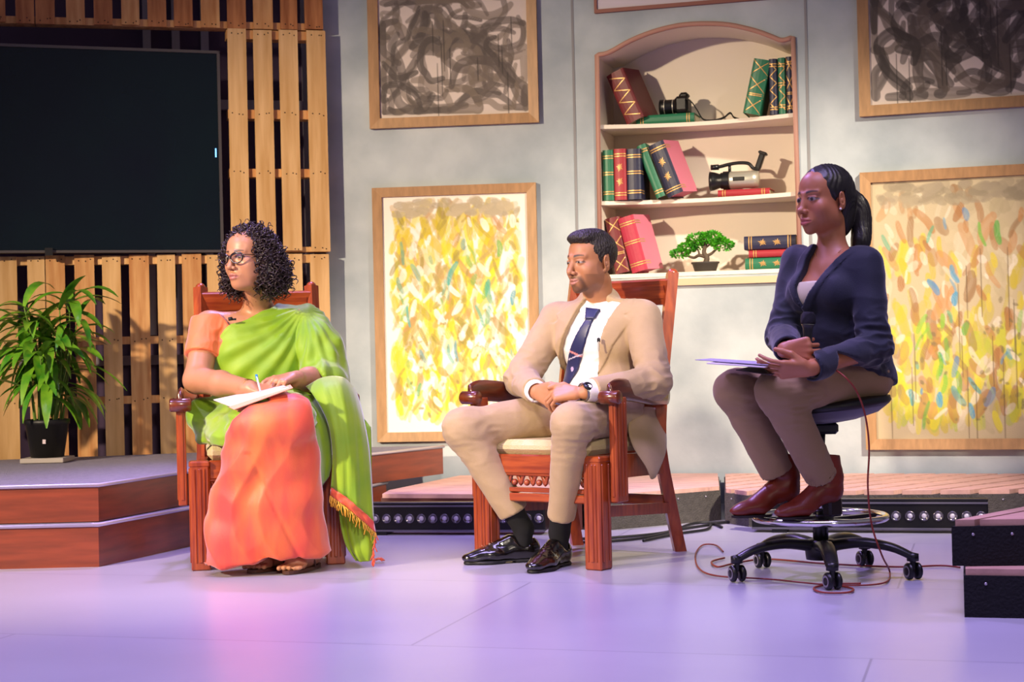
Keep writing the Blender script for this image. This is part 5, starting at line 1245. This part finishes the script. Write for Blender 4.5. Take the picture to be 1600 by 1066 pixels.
    F.keep(H.prism([(.090, .098), (.078, .085), (.055, .055), (.032, .02), (.025, -.04), (.03, -.10), (.02, -.17), (-.2, -.2), (-.2, .2), (.12, .2)], None, (1, 2)))
    V, Q = F.mesh(1); N = vnorm(V, Q); V2 = V + N * (wr(V, 45, 45, 45) * .006 + nz3(V, 130) * .004)[:, None]
    hair = quad_mesh('hair', V2, Q, M_hr, t)
    rng = random.Random(21); b = MB(); ids = [rng.randrange(len(V)) for _ in range(1700)]; got = 0
    for i in ids:
        p = V[i]; n = N[i]; l = H.loc(p[None])[0]
        if got > 1150: break
        got += 1
        out = nrm(n + np.array([0, 0, .1])); g = np.array([0, 0, -1.0]); r = rng.uniform(.005, .012); turns = rng.uniform(1.2, 2.6); L = rng.uniform(.022, .045) if l[2] > -.0 else rng.uniform(.03, .062)
        ph = rng.uniform(0, 6.28); q = p - n * .006; v = nrm(out + np.array([rng.gauss(0, .3) for _ in range(3)]) * .6); pts = []; hand_ = rng.choice((-1, 1)); n_ = 15
        for j in range(n_ + 1):
            s_ = j / n_; v = nrm(v + g * .13 - out * .02); q = q + v * L / n_; a = np.cross(v, (.3, .9, .1)); a = nrm(a); c_ = np.cross(v, a); rr = r * min(1, s_ * 3); an_ = ph + hand_ * s_ * turns * 6.28
            pts.append(q + rr * (math.cos(an_) * a + math.sin(an_) * c_))
        lp = H.loc(np.array(pts)); 
        if ((lp[:, 1] > .052) & (np.abs(lp[:, 0]) < .066) & (lp[:, 2] < .072) & (lp[:, 2] > -.13)).any(): continue
        b.tube(pts, list(np.interp(np.linspace(0, 1, n_ + 1), [0, .3, 1], [.0034, .0034, .0012])), 4, cap=False)
    b.build('curls', M_hr, hair)
    # --- blouse
    cuv = lambda pts, off=.11: [T.plane_uv(px, py, off) for px, py in pts]
    B = box_field((-1.26, 6.05, .62), (-.56, 6.66, 1.10), .0045)
    torso(B, .005); base_d = B.copy()
    d = nrm(elR - shR); B.add(cone(shR, shR + d * .15, .070, .066), .03); d2 = nrm(elL - shL); B.add(cone(shL, shL + d2 * .13, .06, .06), .03)
    for sh, dd in ((shR, d), (shL, d2)): B.cut(rbox(sh + dd * .215, (.09, .09, .075), RX(dd), .001), 0)
    neck = [T.plane_uv(px, py, .09) for px, py in ((346, 470), (333, 478), (352, 500), (362, 515), (420, 520), (470, 480), (455, 455), (400, 440), (350, 450))]
    B.cut((T.prism(neck, 0.0), (-1.3, 6, .6), (-.5, 6.7, 1.1)), 0); 
    nn = nrm(up - fw * .1); c0 = nb - up * .035; B.keep(lambda X, Y, Z_: (X - c0[0]) * nn[0] + (Y - c0[1]) * nn[1] + (Z_ - c0[2]) * nn[2])
    sdf_obj('blouse', B, M_bl, t, 1, lambda V: wr(V, 14, 14, 14, 3) * .002 + np.exp(-(np.linalg.norm(V - (shR + np.array([.05, -.05, -.06])), axis=1) / .06) ** 2) * wr(V, 50, 30, 20, 5) * .004)
    # --- green drape over the torso and left arm
    G = box_field((-1.26, 5.98, .44), (-.50, 6.66, 1.10), .0048)
    torso(G, .013)
    G.add(T.ell((0, .06, -.03), (.165, .11, .13)), .05)
    diag = [T.plane_uv(px, py, .14) for px, py in ((334, 628), (333, 560), (338, 532), (362, 507), (405, 490), (452, 466), (470, 440), (620, 440), (620, 760), (250, 760), (250, 640))]
    G.keep(T.prism(diag, None)); nn2 = nrm(up * .8 + lf * .35); c1 = nb + lf * .055 + up * .0
    G.cut(cone(nb - up * .03, nb + up * .12, .064, .06), .005)
    Sl = box_field((-1.26, 5.98, .44), (-.50, 6.66, 1.10), .0048)
    m1 = W(498, 545, 6.36); Sl.add(cone(shL + lf * .005, m1, .070, .085), .04); Sl.add(cone(m1, W(512, 598, 6.30), .085, .092), .05); Sl.add(cone(W(505, 596, 6.22), W(478, 602, 6.17), .070, .055), .04)
    Sl.cut(cone(W(485, 600, 6.16), W(452, 606, 6.0), .058, .075), .01)
    G.d = np.minimum(G.d, Sl.d - 0) - 0
    q = np.minimum(G.d, Sl.d); G.d = q
    def gd(V):
        L = T.loc(V); x, z = L[:, 0], L[:, 2]
        # folds running from the left shoulder down across the body
        s0 = np.array(T.plane_uv(478, 478, .12)); ang = np.arctan2(x - s0[0], -(z - s0[1])); r = np.hypot(x - s0[0], z - s0[1])
        f = np.sin(ang * 26 + 1.5 * np.sin(r * 14)) * np.clip(r / .2, 0, 1) * .0045
        arm = np.clip((.02 - (x + .14)) / .05, 0, 1)
        f2 = np.sin(z * 38 + x * 70 + 1.5 * nz3(V, 5, 3)) * .0032 * np.clip(-(x + .10) / .06, 0, 1)
        return f + f2 + wr(V, 10, 10, 14, 11) * .002
    sdf_obj('sari_drape', G, M_gr, t, 1, gd)
    # --- green lap and hip wrap
    P_ = box_field((-1.28, 5.74, .30), (-.52, 6.66, .84), .0055)
    P_.add(ell(pel, (.215, .17, .125), T.R), .04); dz_ = np.array([0, .02, -.03]); chain(P_, [hiR, knR + dz_], [.105, .085], .05); chain(P_, [hiL, knL + dz_], [.105, .085], .05); P_.add(cone((hiR + hiL) / 2, (knR + knL) / 2 + dz_, .10, .08), .05)
    P_.add(cone(W(345, 668, 6.15), W(352, 690, 5.98), .06, .05), .05); P_.add(cone(W(320, 650, 6.3), W(330, 690, 6.2), .07, .045), .05)
    P_.cut((lambda X, Y, Z_: Z_ - .46 + 0 * X + .9 * (Y - 6.05) * 0, (-2, 5, .0), (0, 7, .47)), 0)
    sdf_obj('sari_wrap', P_, M_gr, t, 2, lambda V: wr(V, 14, 10, 30, 5) * .004 + np.sin(V[:, 0] * 40 + V[:, 2] * 70 + V[:, 1] * 30) * .003)
    # --- orange skirt
    S = box_field((-1.30, 5.66, .02), (-.50, 6.40, .80), .0062)
    kc = (knL + knR) / 2; side = lf
    S.add(cone(W(418, 644, 6.10), kc + np.array([0, 0, -.02]), .115, .105, flat=(0, 0, 1), fs=.8), .04)
    S.add(cone(knR + lf * .01 + np.array([0, 0, -.025]), knL + np.array([0, 0, -.02]), .095, .095), .04)
    wdt = [(.02, .150), (.15, .170), (.30, .195), (.42, .217), (.56, .240)]
    prev = None
    for (dz, hw) in wdt:
        c_ = kc + np.array([-.00 - dz * .055, .03 + dz * .10, -dz - .03 * (dz < .1)]); 
        if prev is not None:
            S.add(cone(prev[0] - side * (prev[1] - .09), c_ - side * (hw - .09), .09, .09), .02); S.add(cone(prev[0] + side * (prev[1] - .09), c_ + side * (hw - .09), .09, .09), .02); S.add(cone(prev[0], c_, .105, .11), .06)
            S.add(cone(prev[0] - side * (prev[1] - .09) * .5, c_ - side * (hw - .09) * .5, .10, .10), .05); S.add(cone(prev[0] + side * (prev[1] - .09) * .5, c_ + side * (hw - .09) * .5, .10, .10), .05)
        prev = (c_, hw)
    S.keep(lambda X, Y, Z_: np.maximum(.045 + .03 * np.sin((X + .95) * 3) - Z_ + 0 * Y, 0 * Z_ - 1))
    # keep the orange in front of the diagonal edge that shows the green hip
    K = Frame(kc, fw, (0, 0, 1)); edge = [K.plane_uv(px, py, .12) for px, py in ((405, 560), (424, 628), (392, 634), (364, 658), (346, 700), (338, 740), (250, 760), (250, 940), (640, 940), (560, 760), (500, 700), (487, 630), (478, 610), (470, 560))]
    S.keep(K.prism(edge, -.22))
    def sd(V):
        L = K.loc(V); x, z = L[:, 0], L[:, 2]; top = np.clip(-z / .3, 0, 1)
        a = x / (.16 + .12 * top); nn_ = nz3(V, 2.2, 4); f = (np.sin(a * 6.5 + 1.8 * np.sin(z * 4) + .8 + 5 * nn_) * .65 + (1 - 2 * np.abs(np.sin(a * 8 + 1.5 * z + 6 * nn_))) * .35) * .018 * top ** 1.2
        dg = -np.exp(-((-x * 2.2 + z + .30) / .022) ** 2) * .006 * (z < -.12)
        return f + dg + wr(V, 12, 12, 8, 6) * .002
    sk = sdf_obj('sari_skirt', S, M_or, t, 2, sd)
    # --- pallu: the loose end falling from the arm to the floor
    def cl(name, rows, m, n=7, mm=7, amp=.006, fr=30, parent=t, solid=.003, seed=0):
        g = sheet(rows, n, mm); nu, nv = g.shape[:2]; vv = np.linspace(0, 1, nu)[:, None]; uu = np.linspace(0, 1, nv)[None]
        g[..., 1] += amp * np.sin(vv * fr + 2 * np.sin(uu * 3 + seed)) + amp * .5 * np.sin(vv * fr * 2.3 + uu * 5 + seed); return grid_mesh(name, g, nu, nv, m, parent, solid=solid)
    f1 = [[W(478, 604, 6.08), W(505, 590, 6.10), W(535, 590, 6.14), W(553, 606, 6.22)],
          [W(492, 622, 6.00), W(515, 606, 6.00), W(542, 606, 6.05), W(560, 622, 6.14)],
          [W(512, 662, 5.98), W(528, 652, 5.96), W(552, 650, 6.00), W(570, 664, 6.08)],
          [W(519, 710, 5.98), W(536, 706, 5.96), W(558, 708, 5.99), W(578, 716, 6.06)],
          [W(517, 762, 5.99), W(538, 775, 5.97), W(562, 795, 5.99), W(584, 815, 6.04)]]
    pal = cl('pallu', f1, M_gr, amp=.005, fr=18)
    bd = [[W(517, 762, 5.988), W(538, 775, 5.968), W(562, 795, 5.988), W(584, 815, 6.038)], [W(516, 768, 5.988), W(537, 781, 5.968), W(561, 802, 5.988), W(585, 823, 6.038)], [W(516, 774, 5.99), W(536, 788, 5.97), W(561, 809, 5.99), W(587, 832, 6.04)]]
    cl('pallu_border', bd, M_or, amp=.005, fr=18, parent=pal)
    bk = [[W(535, 640, 6.22), W(556, 642, 6.2), W(580, 668, 6.2)], [W(528, 740, 6.15), W(552, 745, 6.13), W(581, 740, 6.15)], [W(530, 800, 6.10), W(552, 806, 6.07), W(583, 808, 6.10)], [W(540, 850, 6.06), W(558, 858, 6.03), W(584, 850, 6.06)], [W(556, 876, 6.05), W(566, 878, 6.04), W(581, 876, 6.06)]]
    cl('pallu_under_layer', bk, M_gr, amp=.006, fr=16, parent=pal, seed=2)
    sm_ = [[W(440, 628, 6.05), W(462, 618, 6.08), W(490, 618, 6.1)], [W(478, 655, 5.95), W(492, 655, 6.0), W(512, 650, 6.06)], [W(492, 700, 5.94), W(503, 702, 6.0), W(520, 705, 6.06)], [W(497, 770, 5.95), W(503, 760, 6.0), W(514, 745, 6.05)]]
    cl('side_pleat', sm_, M_gr, amp=.004, fr=14, seed=1)
    b = MB(); rr = random.Random(2); M_fr = mat('gold_fringe', hexc('d9a02a'), .6); e = cr([W(516, 775, 5.985), W(536, 789, 5.965), W(561, 810, 5.985), W(587, 833, 6.035)], 12)
    for p in e:
        l = rr.uniform(.02, .042); q = p + np.array([rr.uniform(-.008, .008), 0, -l]); b.tube([p, (p + q) / 2 + np.array([rr.uniform(-.006, .006), -.004, 0]), q], .0022, 5)
    b.build('fringe', M_fr, pal)
    b = MB(); c0 = FL(588, 876, .01)
    for k in range(9):
        a = rr.uniform(-.5, .9); p = c0 + np.array([rr.uniform(-.012, 0), rr.uniform(-.01, .01), .002]); b.tube([p, p + np.array([.02, 0, .006]), p + np.array([.045 * math.cos(a) * .8, .015 * math.sin(a * 2), -.003])], .003, 5)
    e2 = cr([W(587, 835, 6.035), W(585, 850, 6.05), W(583, 866, 6.05), W(586, 876, 6.05)], 5)
    for p in e2: b.tube([p, p + np.array([rr.uniform(-.01, .012), -.003, -.022])], .0025, 5)
    b.build('tassel', M_or, pal)
    # --- sandals
    M_sd = mat('brown_sandal', hexc('4a2a1c'), .5)
    for k, (g, d, s_) in enumerate(feet):
        b = MB(); R = np.array([s_, d, (0, 0, 1)]).T; n_ = 24; out = []
        for i in range(n_): a = 2 * math.pi * i / n_; out.append(g + d * (.068 + .128 * math.cos(a)) + s_ * ((.040 + .006 * math.cos(a)) * math.sin(a)))
        vs = [o + np.array([0, 0, .002]) for o in out] + [o + np.array([0, 0, .014]) for o in out]
        b.add(vs, [list(range(n_))[::-1], [n_ + i for i in range(n_)]] + [(i, (i + 1) % n_, n_ + (i + 1) % n_, n_ + i) for i in range(n_)])
        sd_ = b.build('sandal', M_sd, t)
        b = MB(); z = lambda a, c_, h: g + d * a + s_ * c_ + np.array([0, 0, h])
        b.tube(cr([z(.15, -.012, .02), z(.135, -.008, .052), z(.10, .0, .070), z(.06, .038, .045), z(.05, .042, .012)], 4), .004, 6); b.tube(cr([z(.135, -.008, .052), z(.11, -.022, .062), z(.06, -.038, .045), z(.05, -.042, .012)], 4), .004, 6); b.build('strap', M_sd, sd_)
    # --- eyeglasses, papers, pen, bracelet, lapel microphone
    gl = thing('eyeglasses', 'dark cat-eye eyeglasses worn by the woman in the green sari', 'glasses', H.w(0, .10, 0))
    M_gf = mat('spectacle_frame', hexc('15080a'), .25, coat=.5); M_gl = mat('spectacle_glass', (1, 1, 1), .02, trans=1.0)
    b = MB()
    for s_ in (-1, 1):
        pts = [];
        for i in range(28):
            a = 2 * math.pi * i / 28; x = .0245 * math.cos(a); z = .0185 * math.sin(a); z = z * (1.05 if z > 0 else 1) + .004 * (x > .012) * (z > 0) * 1
            x = x * (1 + .10 * (z > 0)); yy = .1075 - .9 * (abs(.033 + x) ** 2) * 4.2
            pts.append(H.w(s_ * (.033 + x), yy, z - .004))
        pts.append(pts[0]); b.tube(pts, [.0029 + .0018 * max(0, math.sin(2 * math.pi * i / 28)) for i in range(29)], 6, cap=False)
        b.tube(cr([H.w(s_ * .058, .094, .008), H.w(s_ * .066, .082, .008), H.w(s_ * .074, .04, .006), H.w(s_ * .078, .0, .004)], 4), .0019, 6)
    b.tube(cr([H.w(-.009, .1075, .001), H.w(0, .109, .004), H.w(.009, .1075, .001)], 4), .0018, 6); b.build('frame', M_gf, gl)
    pb = W(395, 622, 5.96)
    def flat(name, pts, th, m, par): 
        b = MB(); v = [A3(p) for p in pts]; n_ = nrm(np.cross(v[1] - v[0], v[3] - v[0])); 
        if n_[2] < 0: n_ = -n_
        k = len(v); b.add(v + [p + n_ * th for p in v], [list(range(k))[::-1], [k + i for i in range(k)]] + [(i, (i + 1) % k, k + (i + 1) % k, k + i) for i in range(k)]); return b.build(name, m, par)
    nbk = thing('notepad', 'white notepad with a pinkish folded sheet on the sari woman\'s lap', 'notepad', pb)
    flat('sheet', [W(334, 626, 6.02), W(360, 636, 5.86), W(452, 607, 5.83), W(440, 603, 6.02)], .004, mat('white_paper', hexc('d9cfca'), .7), nbk)
    flat('folded_sheet', [W(358, 637, 5.86), W(366, 641, 5.84), W(458, 607, 5.82), W(454, 602, 5.86)], .003, mat('pink_paper', hexc('d99a7c'), .7), nbk)
    pn_ = thing('pen', 'blue-tipped pen held in the sari woman\'s right hand', 'pen', W(402, 600, 5.9)); b = MB(); b.tube([W(401, 589, 5.93), W(407, 612, 5.90)], .0035, 8); b.build('barrel', mat('pen_white', hexc('d8d8e0'), .3), pn_)
    b = MB(); b.tube([W(400.5, 586, 5.935), W(402, 594, 5.925)], .0045, 8); b.build('cap', mat('pen_blue', hexc('1f7fd0'), .3), pn_)
    dn = nrm(wrR - elR); b = MB(); b.lathe([(.031, -.002), (.033, 0), (.031, .002)], wrR - dn * .01, 20, RX(dn), cap=False); b.lathe([(.0315, -.0015), (.033, 0), (.0315, .0015)], wrR - dn * .022, 20, RX(dn), cap=False)
    tag(b.build('bracelet', mat('gold', hexc('d09a4a'), .3, metal=.9)), 'thin gold bangles on the sari woman\'s right wrist', 'bracelet')
    p = W(362, 499, 6.285); mm_ = thing('lapel_microphone', 'small black clip microphone on the orange blouse neckline', 'microphone', p); b = MB(); b.tube([W(357, 499, 6.27), W(363, 498, 6.27)], .007, 8); b.build('capsule', M_rub, mm_); b = MB(); b.tube([W(363, 499, 6.272), W(369, 499, 6.272)], .0045, 6); b.build('clip', M_rub, mm_)
    return t
build_sari_woman()
# ================================================================== WOMAN ON THE STOOL
def build_moderator():
    t = thing('person', 'young woman with ponytail in navy jacket and khaki trousers on the stool', 'person', (1.03, 5.55, 0))
    SK = (.40, .150, .065); M_sk = mat('skin_stool_woman', (1, 1, 1), .46, vcol=True, sss=.12, bump=.03, bscale=260, spec=.5)
    M_nv = mat('navy_jacket_cloth', hexc('121829'), .75, bump=.12, bscale=300, sheen=.3); M_kh = mat('khaki_trouser_cloth', hexc('957a5a'), .85, bump=.12, bscale=300, sheen=.15)
    M_hr = mat('sleek_black_hair', (.008, .006, .007), .38, bump=.15, bscale=300, stretch=(1, 1, .15))
    fw = nrm((-.70, -.71, 0)); lf = np.array([.71, -.70, 0])
    pel = W(1318, 592, 5.58); nb = W(1300, 392, 5.57); up = nrm(nb - pel); T = Frame((pel + nb) / 2, fw, up)
    shL = W(1352, 412, 5.46); shR = W(1247, 410, 5.68)
    elR = W(1225, 526, 5.62); wrR = W(1231, 547, 5.27); elL = W(1366, 545, 5.40); wrL = W(1262, 576, 5.17)
    hiL = pel + lf * .08 + fw * .02; hiR = pel - lf * .08 + fw * .02
    knL = W(1214, 612, 5.28); knR = W(1149, 610, 5.42); anL = W(1286, 748, 5.42); anR = W(1218, 742, 5.50)
    Hc = W(1288, 313, 5.56); fa = rd(57); H = Frame(Hc, (-math.sin(fa), -math.cos(fa), -.02), (-.02, 0, 1), 1.0)
    fx = [(Hc[0] - .13, Hc[0] + .11, .0024), (.76, 1.02, .0028)]; fy = [(Hc[1] - .13, Hc[1] + .11, .0026), (5.04, 5.36, .003)]; fz = [(Hc[2] - .14, Hc[2] + .11, .0024), (.64, .84, .0028)]
    F = box_field((.62, 4.98, .24), (1.36, 5.86, 1.42), .012, (fx, fy, fz))
    def torso(F, g=0.0, k=.04):
        F.add(T.ell((0, .0, .10), (.145, .098, .12)), k, g)
        for s_ in (-1, 1): F.add(T.ell((s_ * .062, .07, .075), (.065, .055, .06)), .035, g)
        F.add(T.ell((0, -.005, -.05), (.125, .095, .12)), k, g); F.add(cone(shL - lf * .03, shR + lf * .03, .048, .048), k, g); F.add(ell(pel, (.165, .135, .095), T.R), k, g)
        F.add(cone(nb - up * .06, nb - up * .01, .06, .045), k, g)
    torso(F, -.006); F.add(cone(nb - up * .03, H.w(0, -.025, -.07), .046, .046), .03); head(F, H, fem=True, jaw=.93, nose=.95, wide=.97)
    for s_ in (-1, 1): F.add(cone(nb - up * .055 + fw * .045, (shL if s_ > 0 else shR) + up * .02, .009, .009), .03)   # collarbones
    chain(F, [shR, elR, wrR], [.04, .034, .024], .02); chain(F, [shL, elL, wrL], [.04, .034, .024], .02)
    chain(F, [hiL, knL, anL], [.07, .045, .032], .03); chain(F, [hiR, knR, anR], [.07, .045, .032], .03)
    # right hand closed round the microphone
    hand(F, wrR, (.72, -.70, .05), (-.70, -.72, .0), 1, .9, ((72, 82, 45), (74, 82, 45), (76, 82, 45), (78, 82, 45)), thumb=((.45, .55), (-.3, .7)), spread=.0)
    # left hand holding the papers
    hand(F, wrL, (-.97, -.02, -.02), (-.1, -.70, -.70), 1, .92, ((14, 18, 10), (18, 20, 10), (22, 22, 10), (26, 24, 10)), thumb=((.55, .55), (.1, .45)), spread=.04)
    def colr(V):
        L = H.loc(V); C = face_paint(L, SK, (.50, .12, .10), (.02, .012, .01), gaze=(-.002, .0005), open_=.0064, cheek=(.45, .15, .09), lid=(.22, .07, .05))
        far = np.linalg.norm(V - Hc, axis=1) > .2; C[far] = np.array(SK) * 1.05; return C
    sdf_obj('body', F, M_sk, t, 1, None, colr)
    # hair
    F = box_field(Hc - np.array([.2, .2, .3]), Hc + np.array([.28, .28, .16]), .0032)
    F.add(H.ell((0, -.018, .038), (.078, .098, .085)), .01); F.add(H.ell((0, -.075, -.01), (.052, .045, .075)), .03); F.add(H.ell((0, -.07, -.075), (.04, .035, .05)), .03)
    F.keep(H.prism([(.100, .094), (.086, .086), (.070, .070), (.052, .050), (.036, .030), (.024, .0), (.010, -.018), (-.002, .018), (-.022, .026), (-.034, -.005), (-.040, -.04), (-.044, -.14), (-.2, -.16), (-.2, .2), (.12, .2)], None, (1, 2)))
    pt = [H.w(0, -.105, .03), W(1342, 318, 5.62), W(1346, 348, 5.62), W(1345, 378, 5.60), W(1338, 400, 5.60)]; chain(F, cr(pt, 3), list(np.interp(np.linspace(0, 1, 13), [0, .15, .4, .75, 1], [.022, .022, .032, .030, .014])), .012)
    sdf_obj('hair', F, M_hr, t, 1, lambda V: np.sin(nz3(V, 9) * 40) * .0008)
    b = MB(); b.lathe([(.024, -.006), (.028, 0), (.024, .006)], H.w(0, -.108, .028), 16, RX(nrm(pt[1] - pt[0])), cap=False); b.build('hair_tie', M_rub, t)
    b = MB(); b.ball(H.w(-.0745, .0, -.036), .0042, 6); tag(b.build('earring', mat('pearl', hexc('e8dcd8'), .2)), 'small pearl stud in the stool woman\'s left ear', 'earring')
    nk = [T.plane_uv(px, py, .07) for px, py in ((1272, 395), (1281, 412), (1286, 420), (1294, 410), (1312, 388))]
    b = MB(); P = cr([T.w(x, .074 - 5 * (x + .0) ** 2, z) for x, z in nk], 6); b.tube(P, .0008, 5); nt_ = tag(b.build('necklace', mat('gold', 'd09a4a')), 'fine gold necklace with a small drop on the stool woman', 'necklace')
    # cream top
    C_ = box_field((.72, 5.1, .5), (1.38, 5.9, 1.18), .005); torso(C_, .004); tp = T.plane_uv(1262, 440, .1)[1]; C_.keep(T.prism([(-.3, -.3), (.3, -.3), (.3, tp), (-.3, tp)], None)); sdf_obj('top', C_, mat('cream_top', hexc('cfc3a8'), .7), t, 1)
    # trousers
    F = box_field((.62, 4.98, .26), (1.38, 5.86, .80), .006); F.add(ell(pel, (.172, .142, .100), T.R), .04)
    hemL = knL + (anL - knL) * .98; hemR = knR + (anR - knR) * .96
    chain(F, [hiL, knL, hemL], [.092, .064, .054], .03); chain(F, [hiR, knR, hemR], [.09, .064, .057], .03)
    for kn, he in ((knL, hemL), (knR, hemR)):
        d = nrm(he - kn); F.cut(rbox(he + d * .06, (.09, .09, .06), RX(d), .002), 0); F.cut(cone(he - d * .03, he + d * .1, .046, .05), .002)
    def dsp(V):
        o = wr(V, 12, 12, 12, 3) * .002
        for kn in (knL, knR): w_ = np.exp(-(np.linalg.norm(V - kn - np.array([0.045, .03, -.02]), axis=1) / .08) ** 2); o += w_ * wr(V, 14, 14, 50, 9) * .007
        return o
    sdf_obj('trousers', F, M_kh, t, 2, dsp)
    # ankle boots
    M_bt = mat('rust_leather', hexc('7a2a17'), .38, var=.25, vscale=20, bump=.06, bscale=80); M_hl = mat('boot_heel', hexc('1a0f12'), .4)
    for kn, an, dd in ((knL, anL, (-.93, -.36, 0)), (knR, anR, (-.95, -.30, 0))):
        d = nrm(dd); s_ = np.cross((0, 0, 1), d); R = np.array([s_, d, (0, 0, 1)]).T; z0 = .214; g = an * np.array([1, 1, 0]); z = lambda a, h: g + d * a + np.array([0, 0, z0 + h])
        lo = g - .24 + np.array([0, 0, .15]) * 0; hi = g + .24; lo[2] = .19; hi[2] = .46
        S = box_field(lo, hi, .0042)
        S.add(cone(z(-.012, .20) , z(-.022, .13), .046, .043), .02); S.add(cone(z(-.022, .13), z(-.025, .085), .043, .040), .02); S.add(ell(z(-.02, .085), (.035, .045, .035), R), .02)
        S.add(cone(z(.0, .09), z(.07, .045), .040, .036), .03); S.add(ell(z(.095, .032), (.042, .062, .026), R), .025); S.add(ell(z(.145, .022), (.030, .036, .017), R), .02)
        S.cut(cone(z(-.012, .175), z(-.005, .26), .038, .04), .002); S.cut(rbox(z(-.01, .25), (.08, .08, .045), R @ rotx(.12), .002), .0)
        S.keep(lambda X, Y, Z_: (z0 + .006) - Z_ + 0 * X + 0 * Y)
        S.cut(rbox(z(.015, .008), (.06, .04, .024), R @ rotx(-.42), .002), .01)
        bo = sdf_obj('boot', S, M_bt, t, 1, lambda V, q=z(0, .12): np.exp(-(np.linalg.norm(V - q, axis=1) / .05) ** 2) * wr(V, 25, 25, 60, 2) * .003)
        b = MB(); b.beam(z(-.034, .0), z(-.032, .062), .050, .052, up=d, bev=.008); b.build('heel', M_hl, bo)
        b = MB(); n_ = 20; out = []
        for i in range(n_): a = 2 * math.pi * i / n_; out.append(g + d * (.105 + .072 * math.cos(a)) + s_ * ((.036 - .006 * math.cos(a)) * math.sin(a)) + np.array([0, 0, z0]))
        b.add(out + [o + np.array([0, 0, .008]) for o in out], [list(range(n_))[::-1], [n_ + i for i in range(n_)]] + [(i, (i + 1) % n_, n_ + (i + 1) % n_, n_ + i) for i in range(n_)]); b.build('sole', M_hl, bo)
    # jacket
    J = box_field((.74, 5.06, .52), (1.40, 5.92, 1.20), .0044); torso(J, .013); J.add(cone(nb - up * .05, nb + up * .012, .072, .058), .02)
    lo, hi = (.5, 5.0, .4), (1.5, 6.0, 1.3)
    cuv = lambda pts, off=.10: [T.plane_uv(px, py, off) for px, py in pts]
    op = cuv([(1268, 350), (1267, 376), (1256, 404), (1252, 450), (1260, 481), (1277, 450), (1298, 416), (1320, 384), (1335, 350)])
    Jb = J.copy(); fn = T.prism(op, 0.0); J.cut((fn, lo, hi), 0)
    c2 = nb + up * .012; cn2 = nrm(up - fw * .25); J.keep(lambda X, Y, Z_: (X - c2[0]) * cn2[0] + (Y - c2[1]) * cn2[1] + (Z_ - c2[2]) * cn2[2])
    for poly in ([(1268, 372), (1256, 404), (1252, 450), (1260, 482), (1252, 476), (1240, 450), (1240, 410), (1256, 376)], [(1320, 382), (1298, 416), (1277, 450), (1260, 482), (1263, 500), (1282, 462), (1306, 424), (1332, 386)]):
        lp = patch(Jb, T, cuv(poly), .0, .0045); lp.cut((fn, lo, hi), 0); lp.keep(lambda X, Y, Z_: (X - c2[0]) * cn2[0] + (Y - c2[1]) * cn2[1] + (Z_ - c2[2]) * cn2[2] - .004); J.d = np.minimum(J.d, lp.d)
    for s1, e1, w1, r in ((shL, elL, wrL, 1), (shR, elR, wrR, 1)):
        d = nrm(w1 - e1); c1 = w1 - d * .015; J.add(cone(s1, e1, .060, .053), .02); J.add(cone(e1, c1, .052, .044), .025); J.cut(rbox(c1 + d * .06, (.08, .08, .06), RX(d), .001), 0); J.cut(cone(c1 - d * .02, c1 + d * .1, .035, .036), .002)
    # peplum
    for a, q in (((1372, 560, 5.52), (1382, 600, 5.52)), ((1350, 562, 5.46), (1366, 588, 5.44))): J.add(cone(W(*a), W(*q), .045, .028), .04)
    J.cut(rbox(T.w(0, .06, -.36), (.5, .3, .155), T.R @ rotx(.28), .002), .004)
    def jd(V):
        o = wr(V, 10, 10, 12, 7) * .0022
        for e1 in (elL, elR): w_ = np.exp(-(np.linalg.norm(V - e1, axis=1) / .09) ** 2); o += w_ * wr(V, 22, 22, 36, 2) * .009
        return o
    sdf_obj('jacket', J, M_nv, t, 1, jd)
    # microphone
    m0, m1 = W(1261, 556, 5.225), W(1263, 487, 5.235); ax_ = nrm(m1 - m0); Lm = np.linalg.norm(m1 - m0)
    m = thing('handheld_microphone', 'black handheld microphone held upright by the woman on the stool', 'microphone', m0); R = RX(ax_)
    b = MB(); b.lathe([(0, -.02), (.012, -.02), (.0125, 0), (.0155, Lm * .6), (.019, Lm * .68), (.02, Lm * .7), (0, Lm * .7)], m0, 18, R, cap=False); b.build('handle', mat('mic_body', hexc('101013'), .3, coat=.4), m)
    b = MB(); b.lathe([(.0205, Lm * .7), (.0235, Lm * .73), (.0245, Lm * .82), (.023, Lm * .92), (.016, Lm * .985), (0, Lm)], m0, 20, R, cap=False); b.build('grille', mat('mic_grille', hexc('1c1c20'), .5, metal=.6, bump=.8, bscale=900), m)
    b = MB(); b.lathe([(.0208, Lm * .695), (.0208, Lm * .715)], m0, 20, R, cap=False); b.build('ring', M_chrome, m)
    # papers
    pg = thing('papers', 'white and dark cue sheets held flat over the stool woman\'s knees', 'paper', W(1150, 568, 5.2))
    def flat(name, pts, th, mt):
        b = MB(); v = [A3(p) for p in pts]; n_ = np.array([0, 0, 1.0]); k = len(v); b.add(v + [p + n_ * th for p in v], [list(range(k))[::-1], [k + i for i in range(k)]] + [(i, (i + 1) % k, k + (i + 1) % k, k + i) for i in range(k)]); b.build(name, mt, pg)
    flat('top_sheet', [W(1086, 563, 5.30), W(1112, 561, 5.42), W(1222, 568, 5.36), W(1200, 571, 5.14)], .002, mat('cue_sheet', hexc('a39cb2'), .6))
    flat('under_sheet', [W(1104, 569, 5.20), W(1120, 566, 5.36), W(1215, 571, 5.32), W(1195, 575, 5.12)], .0035, mat('cue_card', hexc('d0c6cc'), .6))
    flat('dark_folder', [W(1150, 579, 5.24), W(1175, 573, 5.38), W(1225, 577, 5.34), W(1205, 587, 5.14)], .002, mat('dark_card', hexc('2a1720'), .6))
    return t
build_moderator()
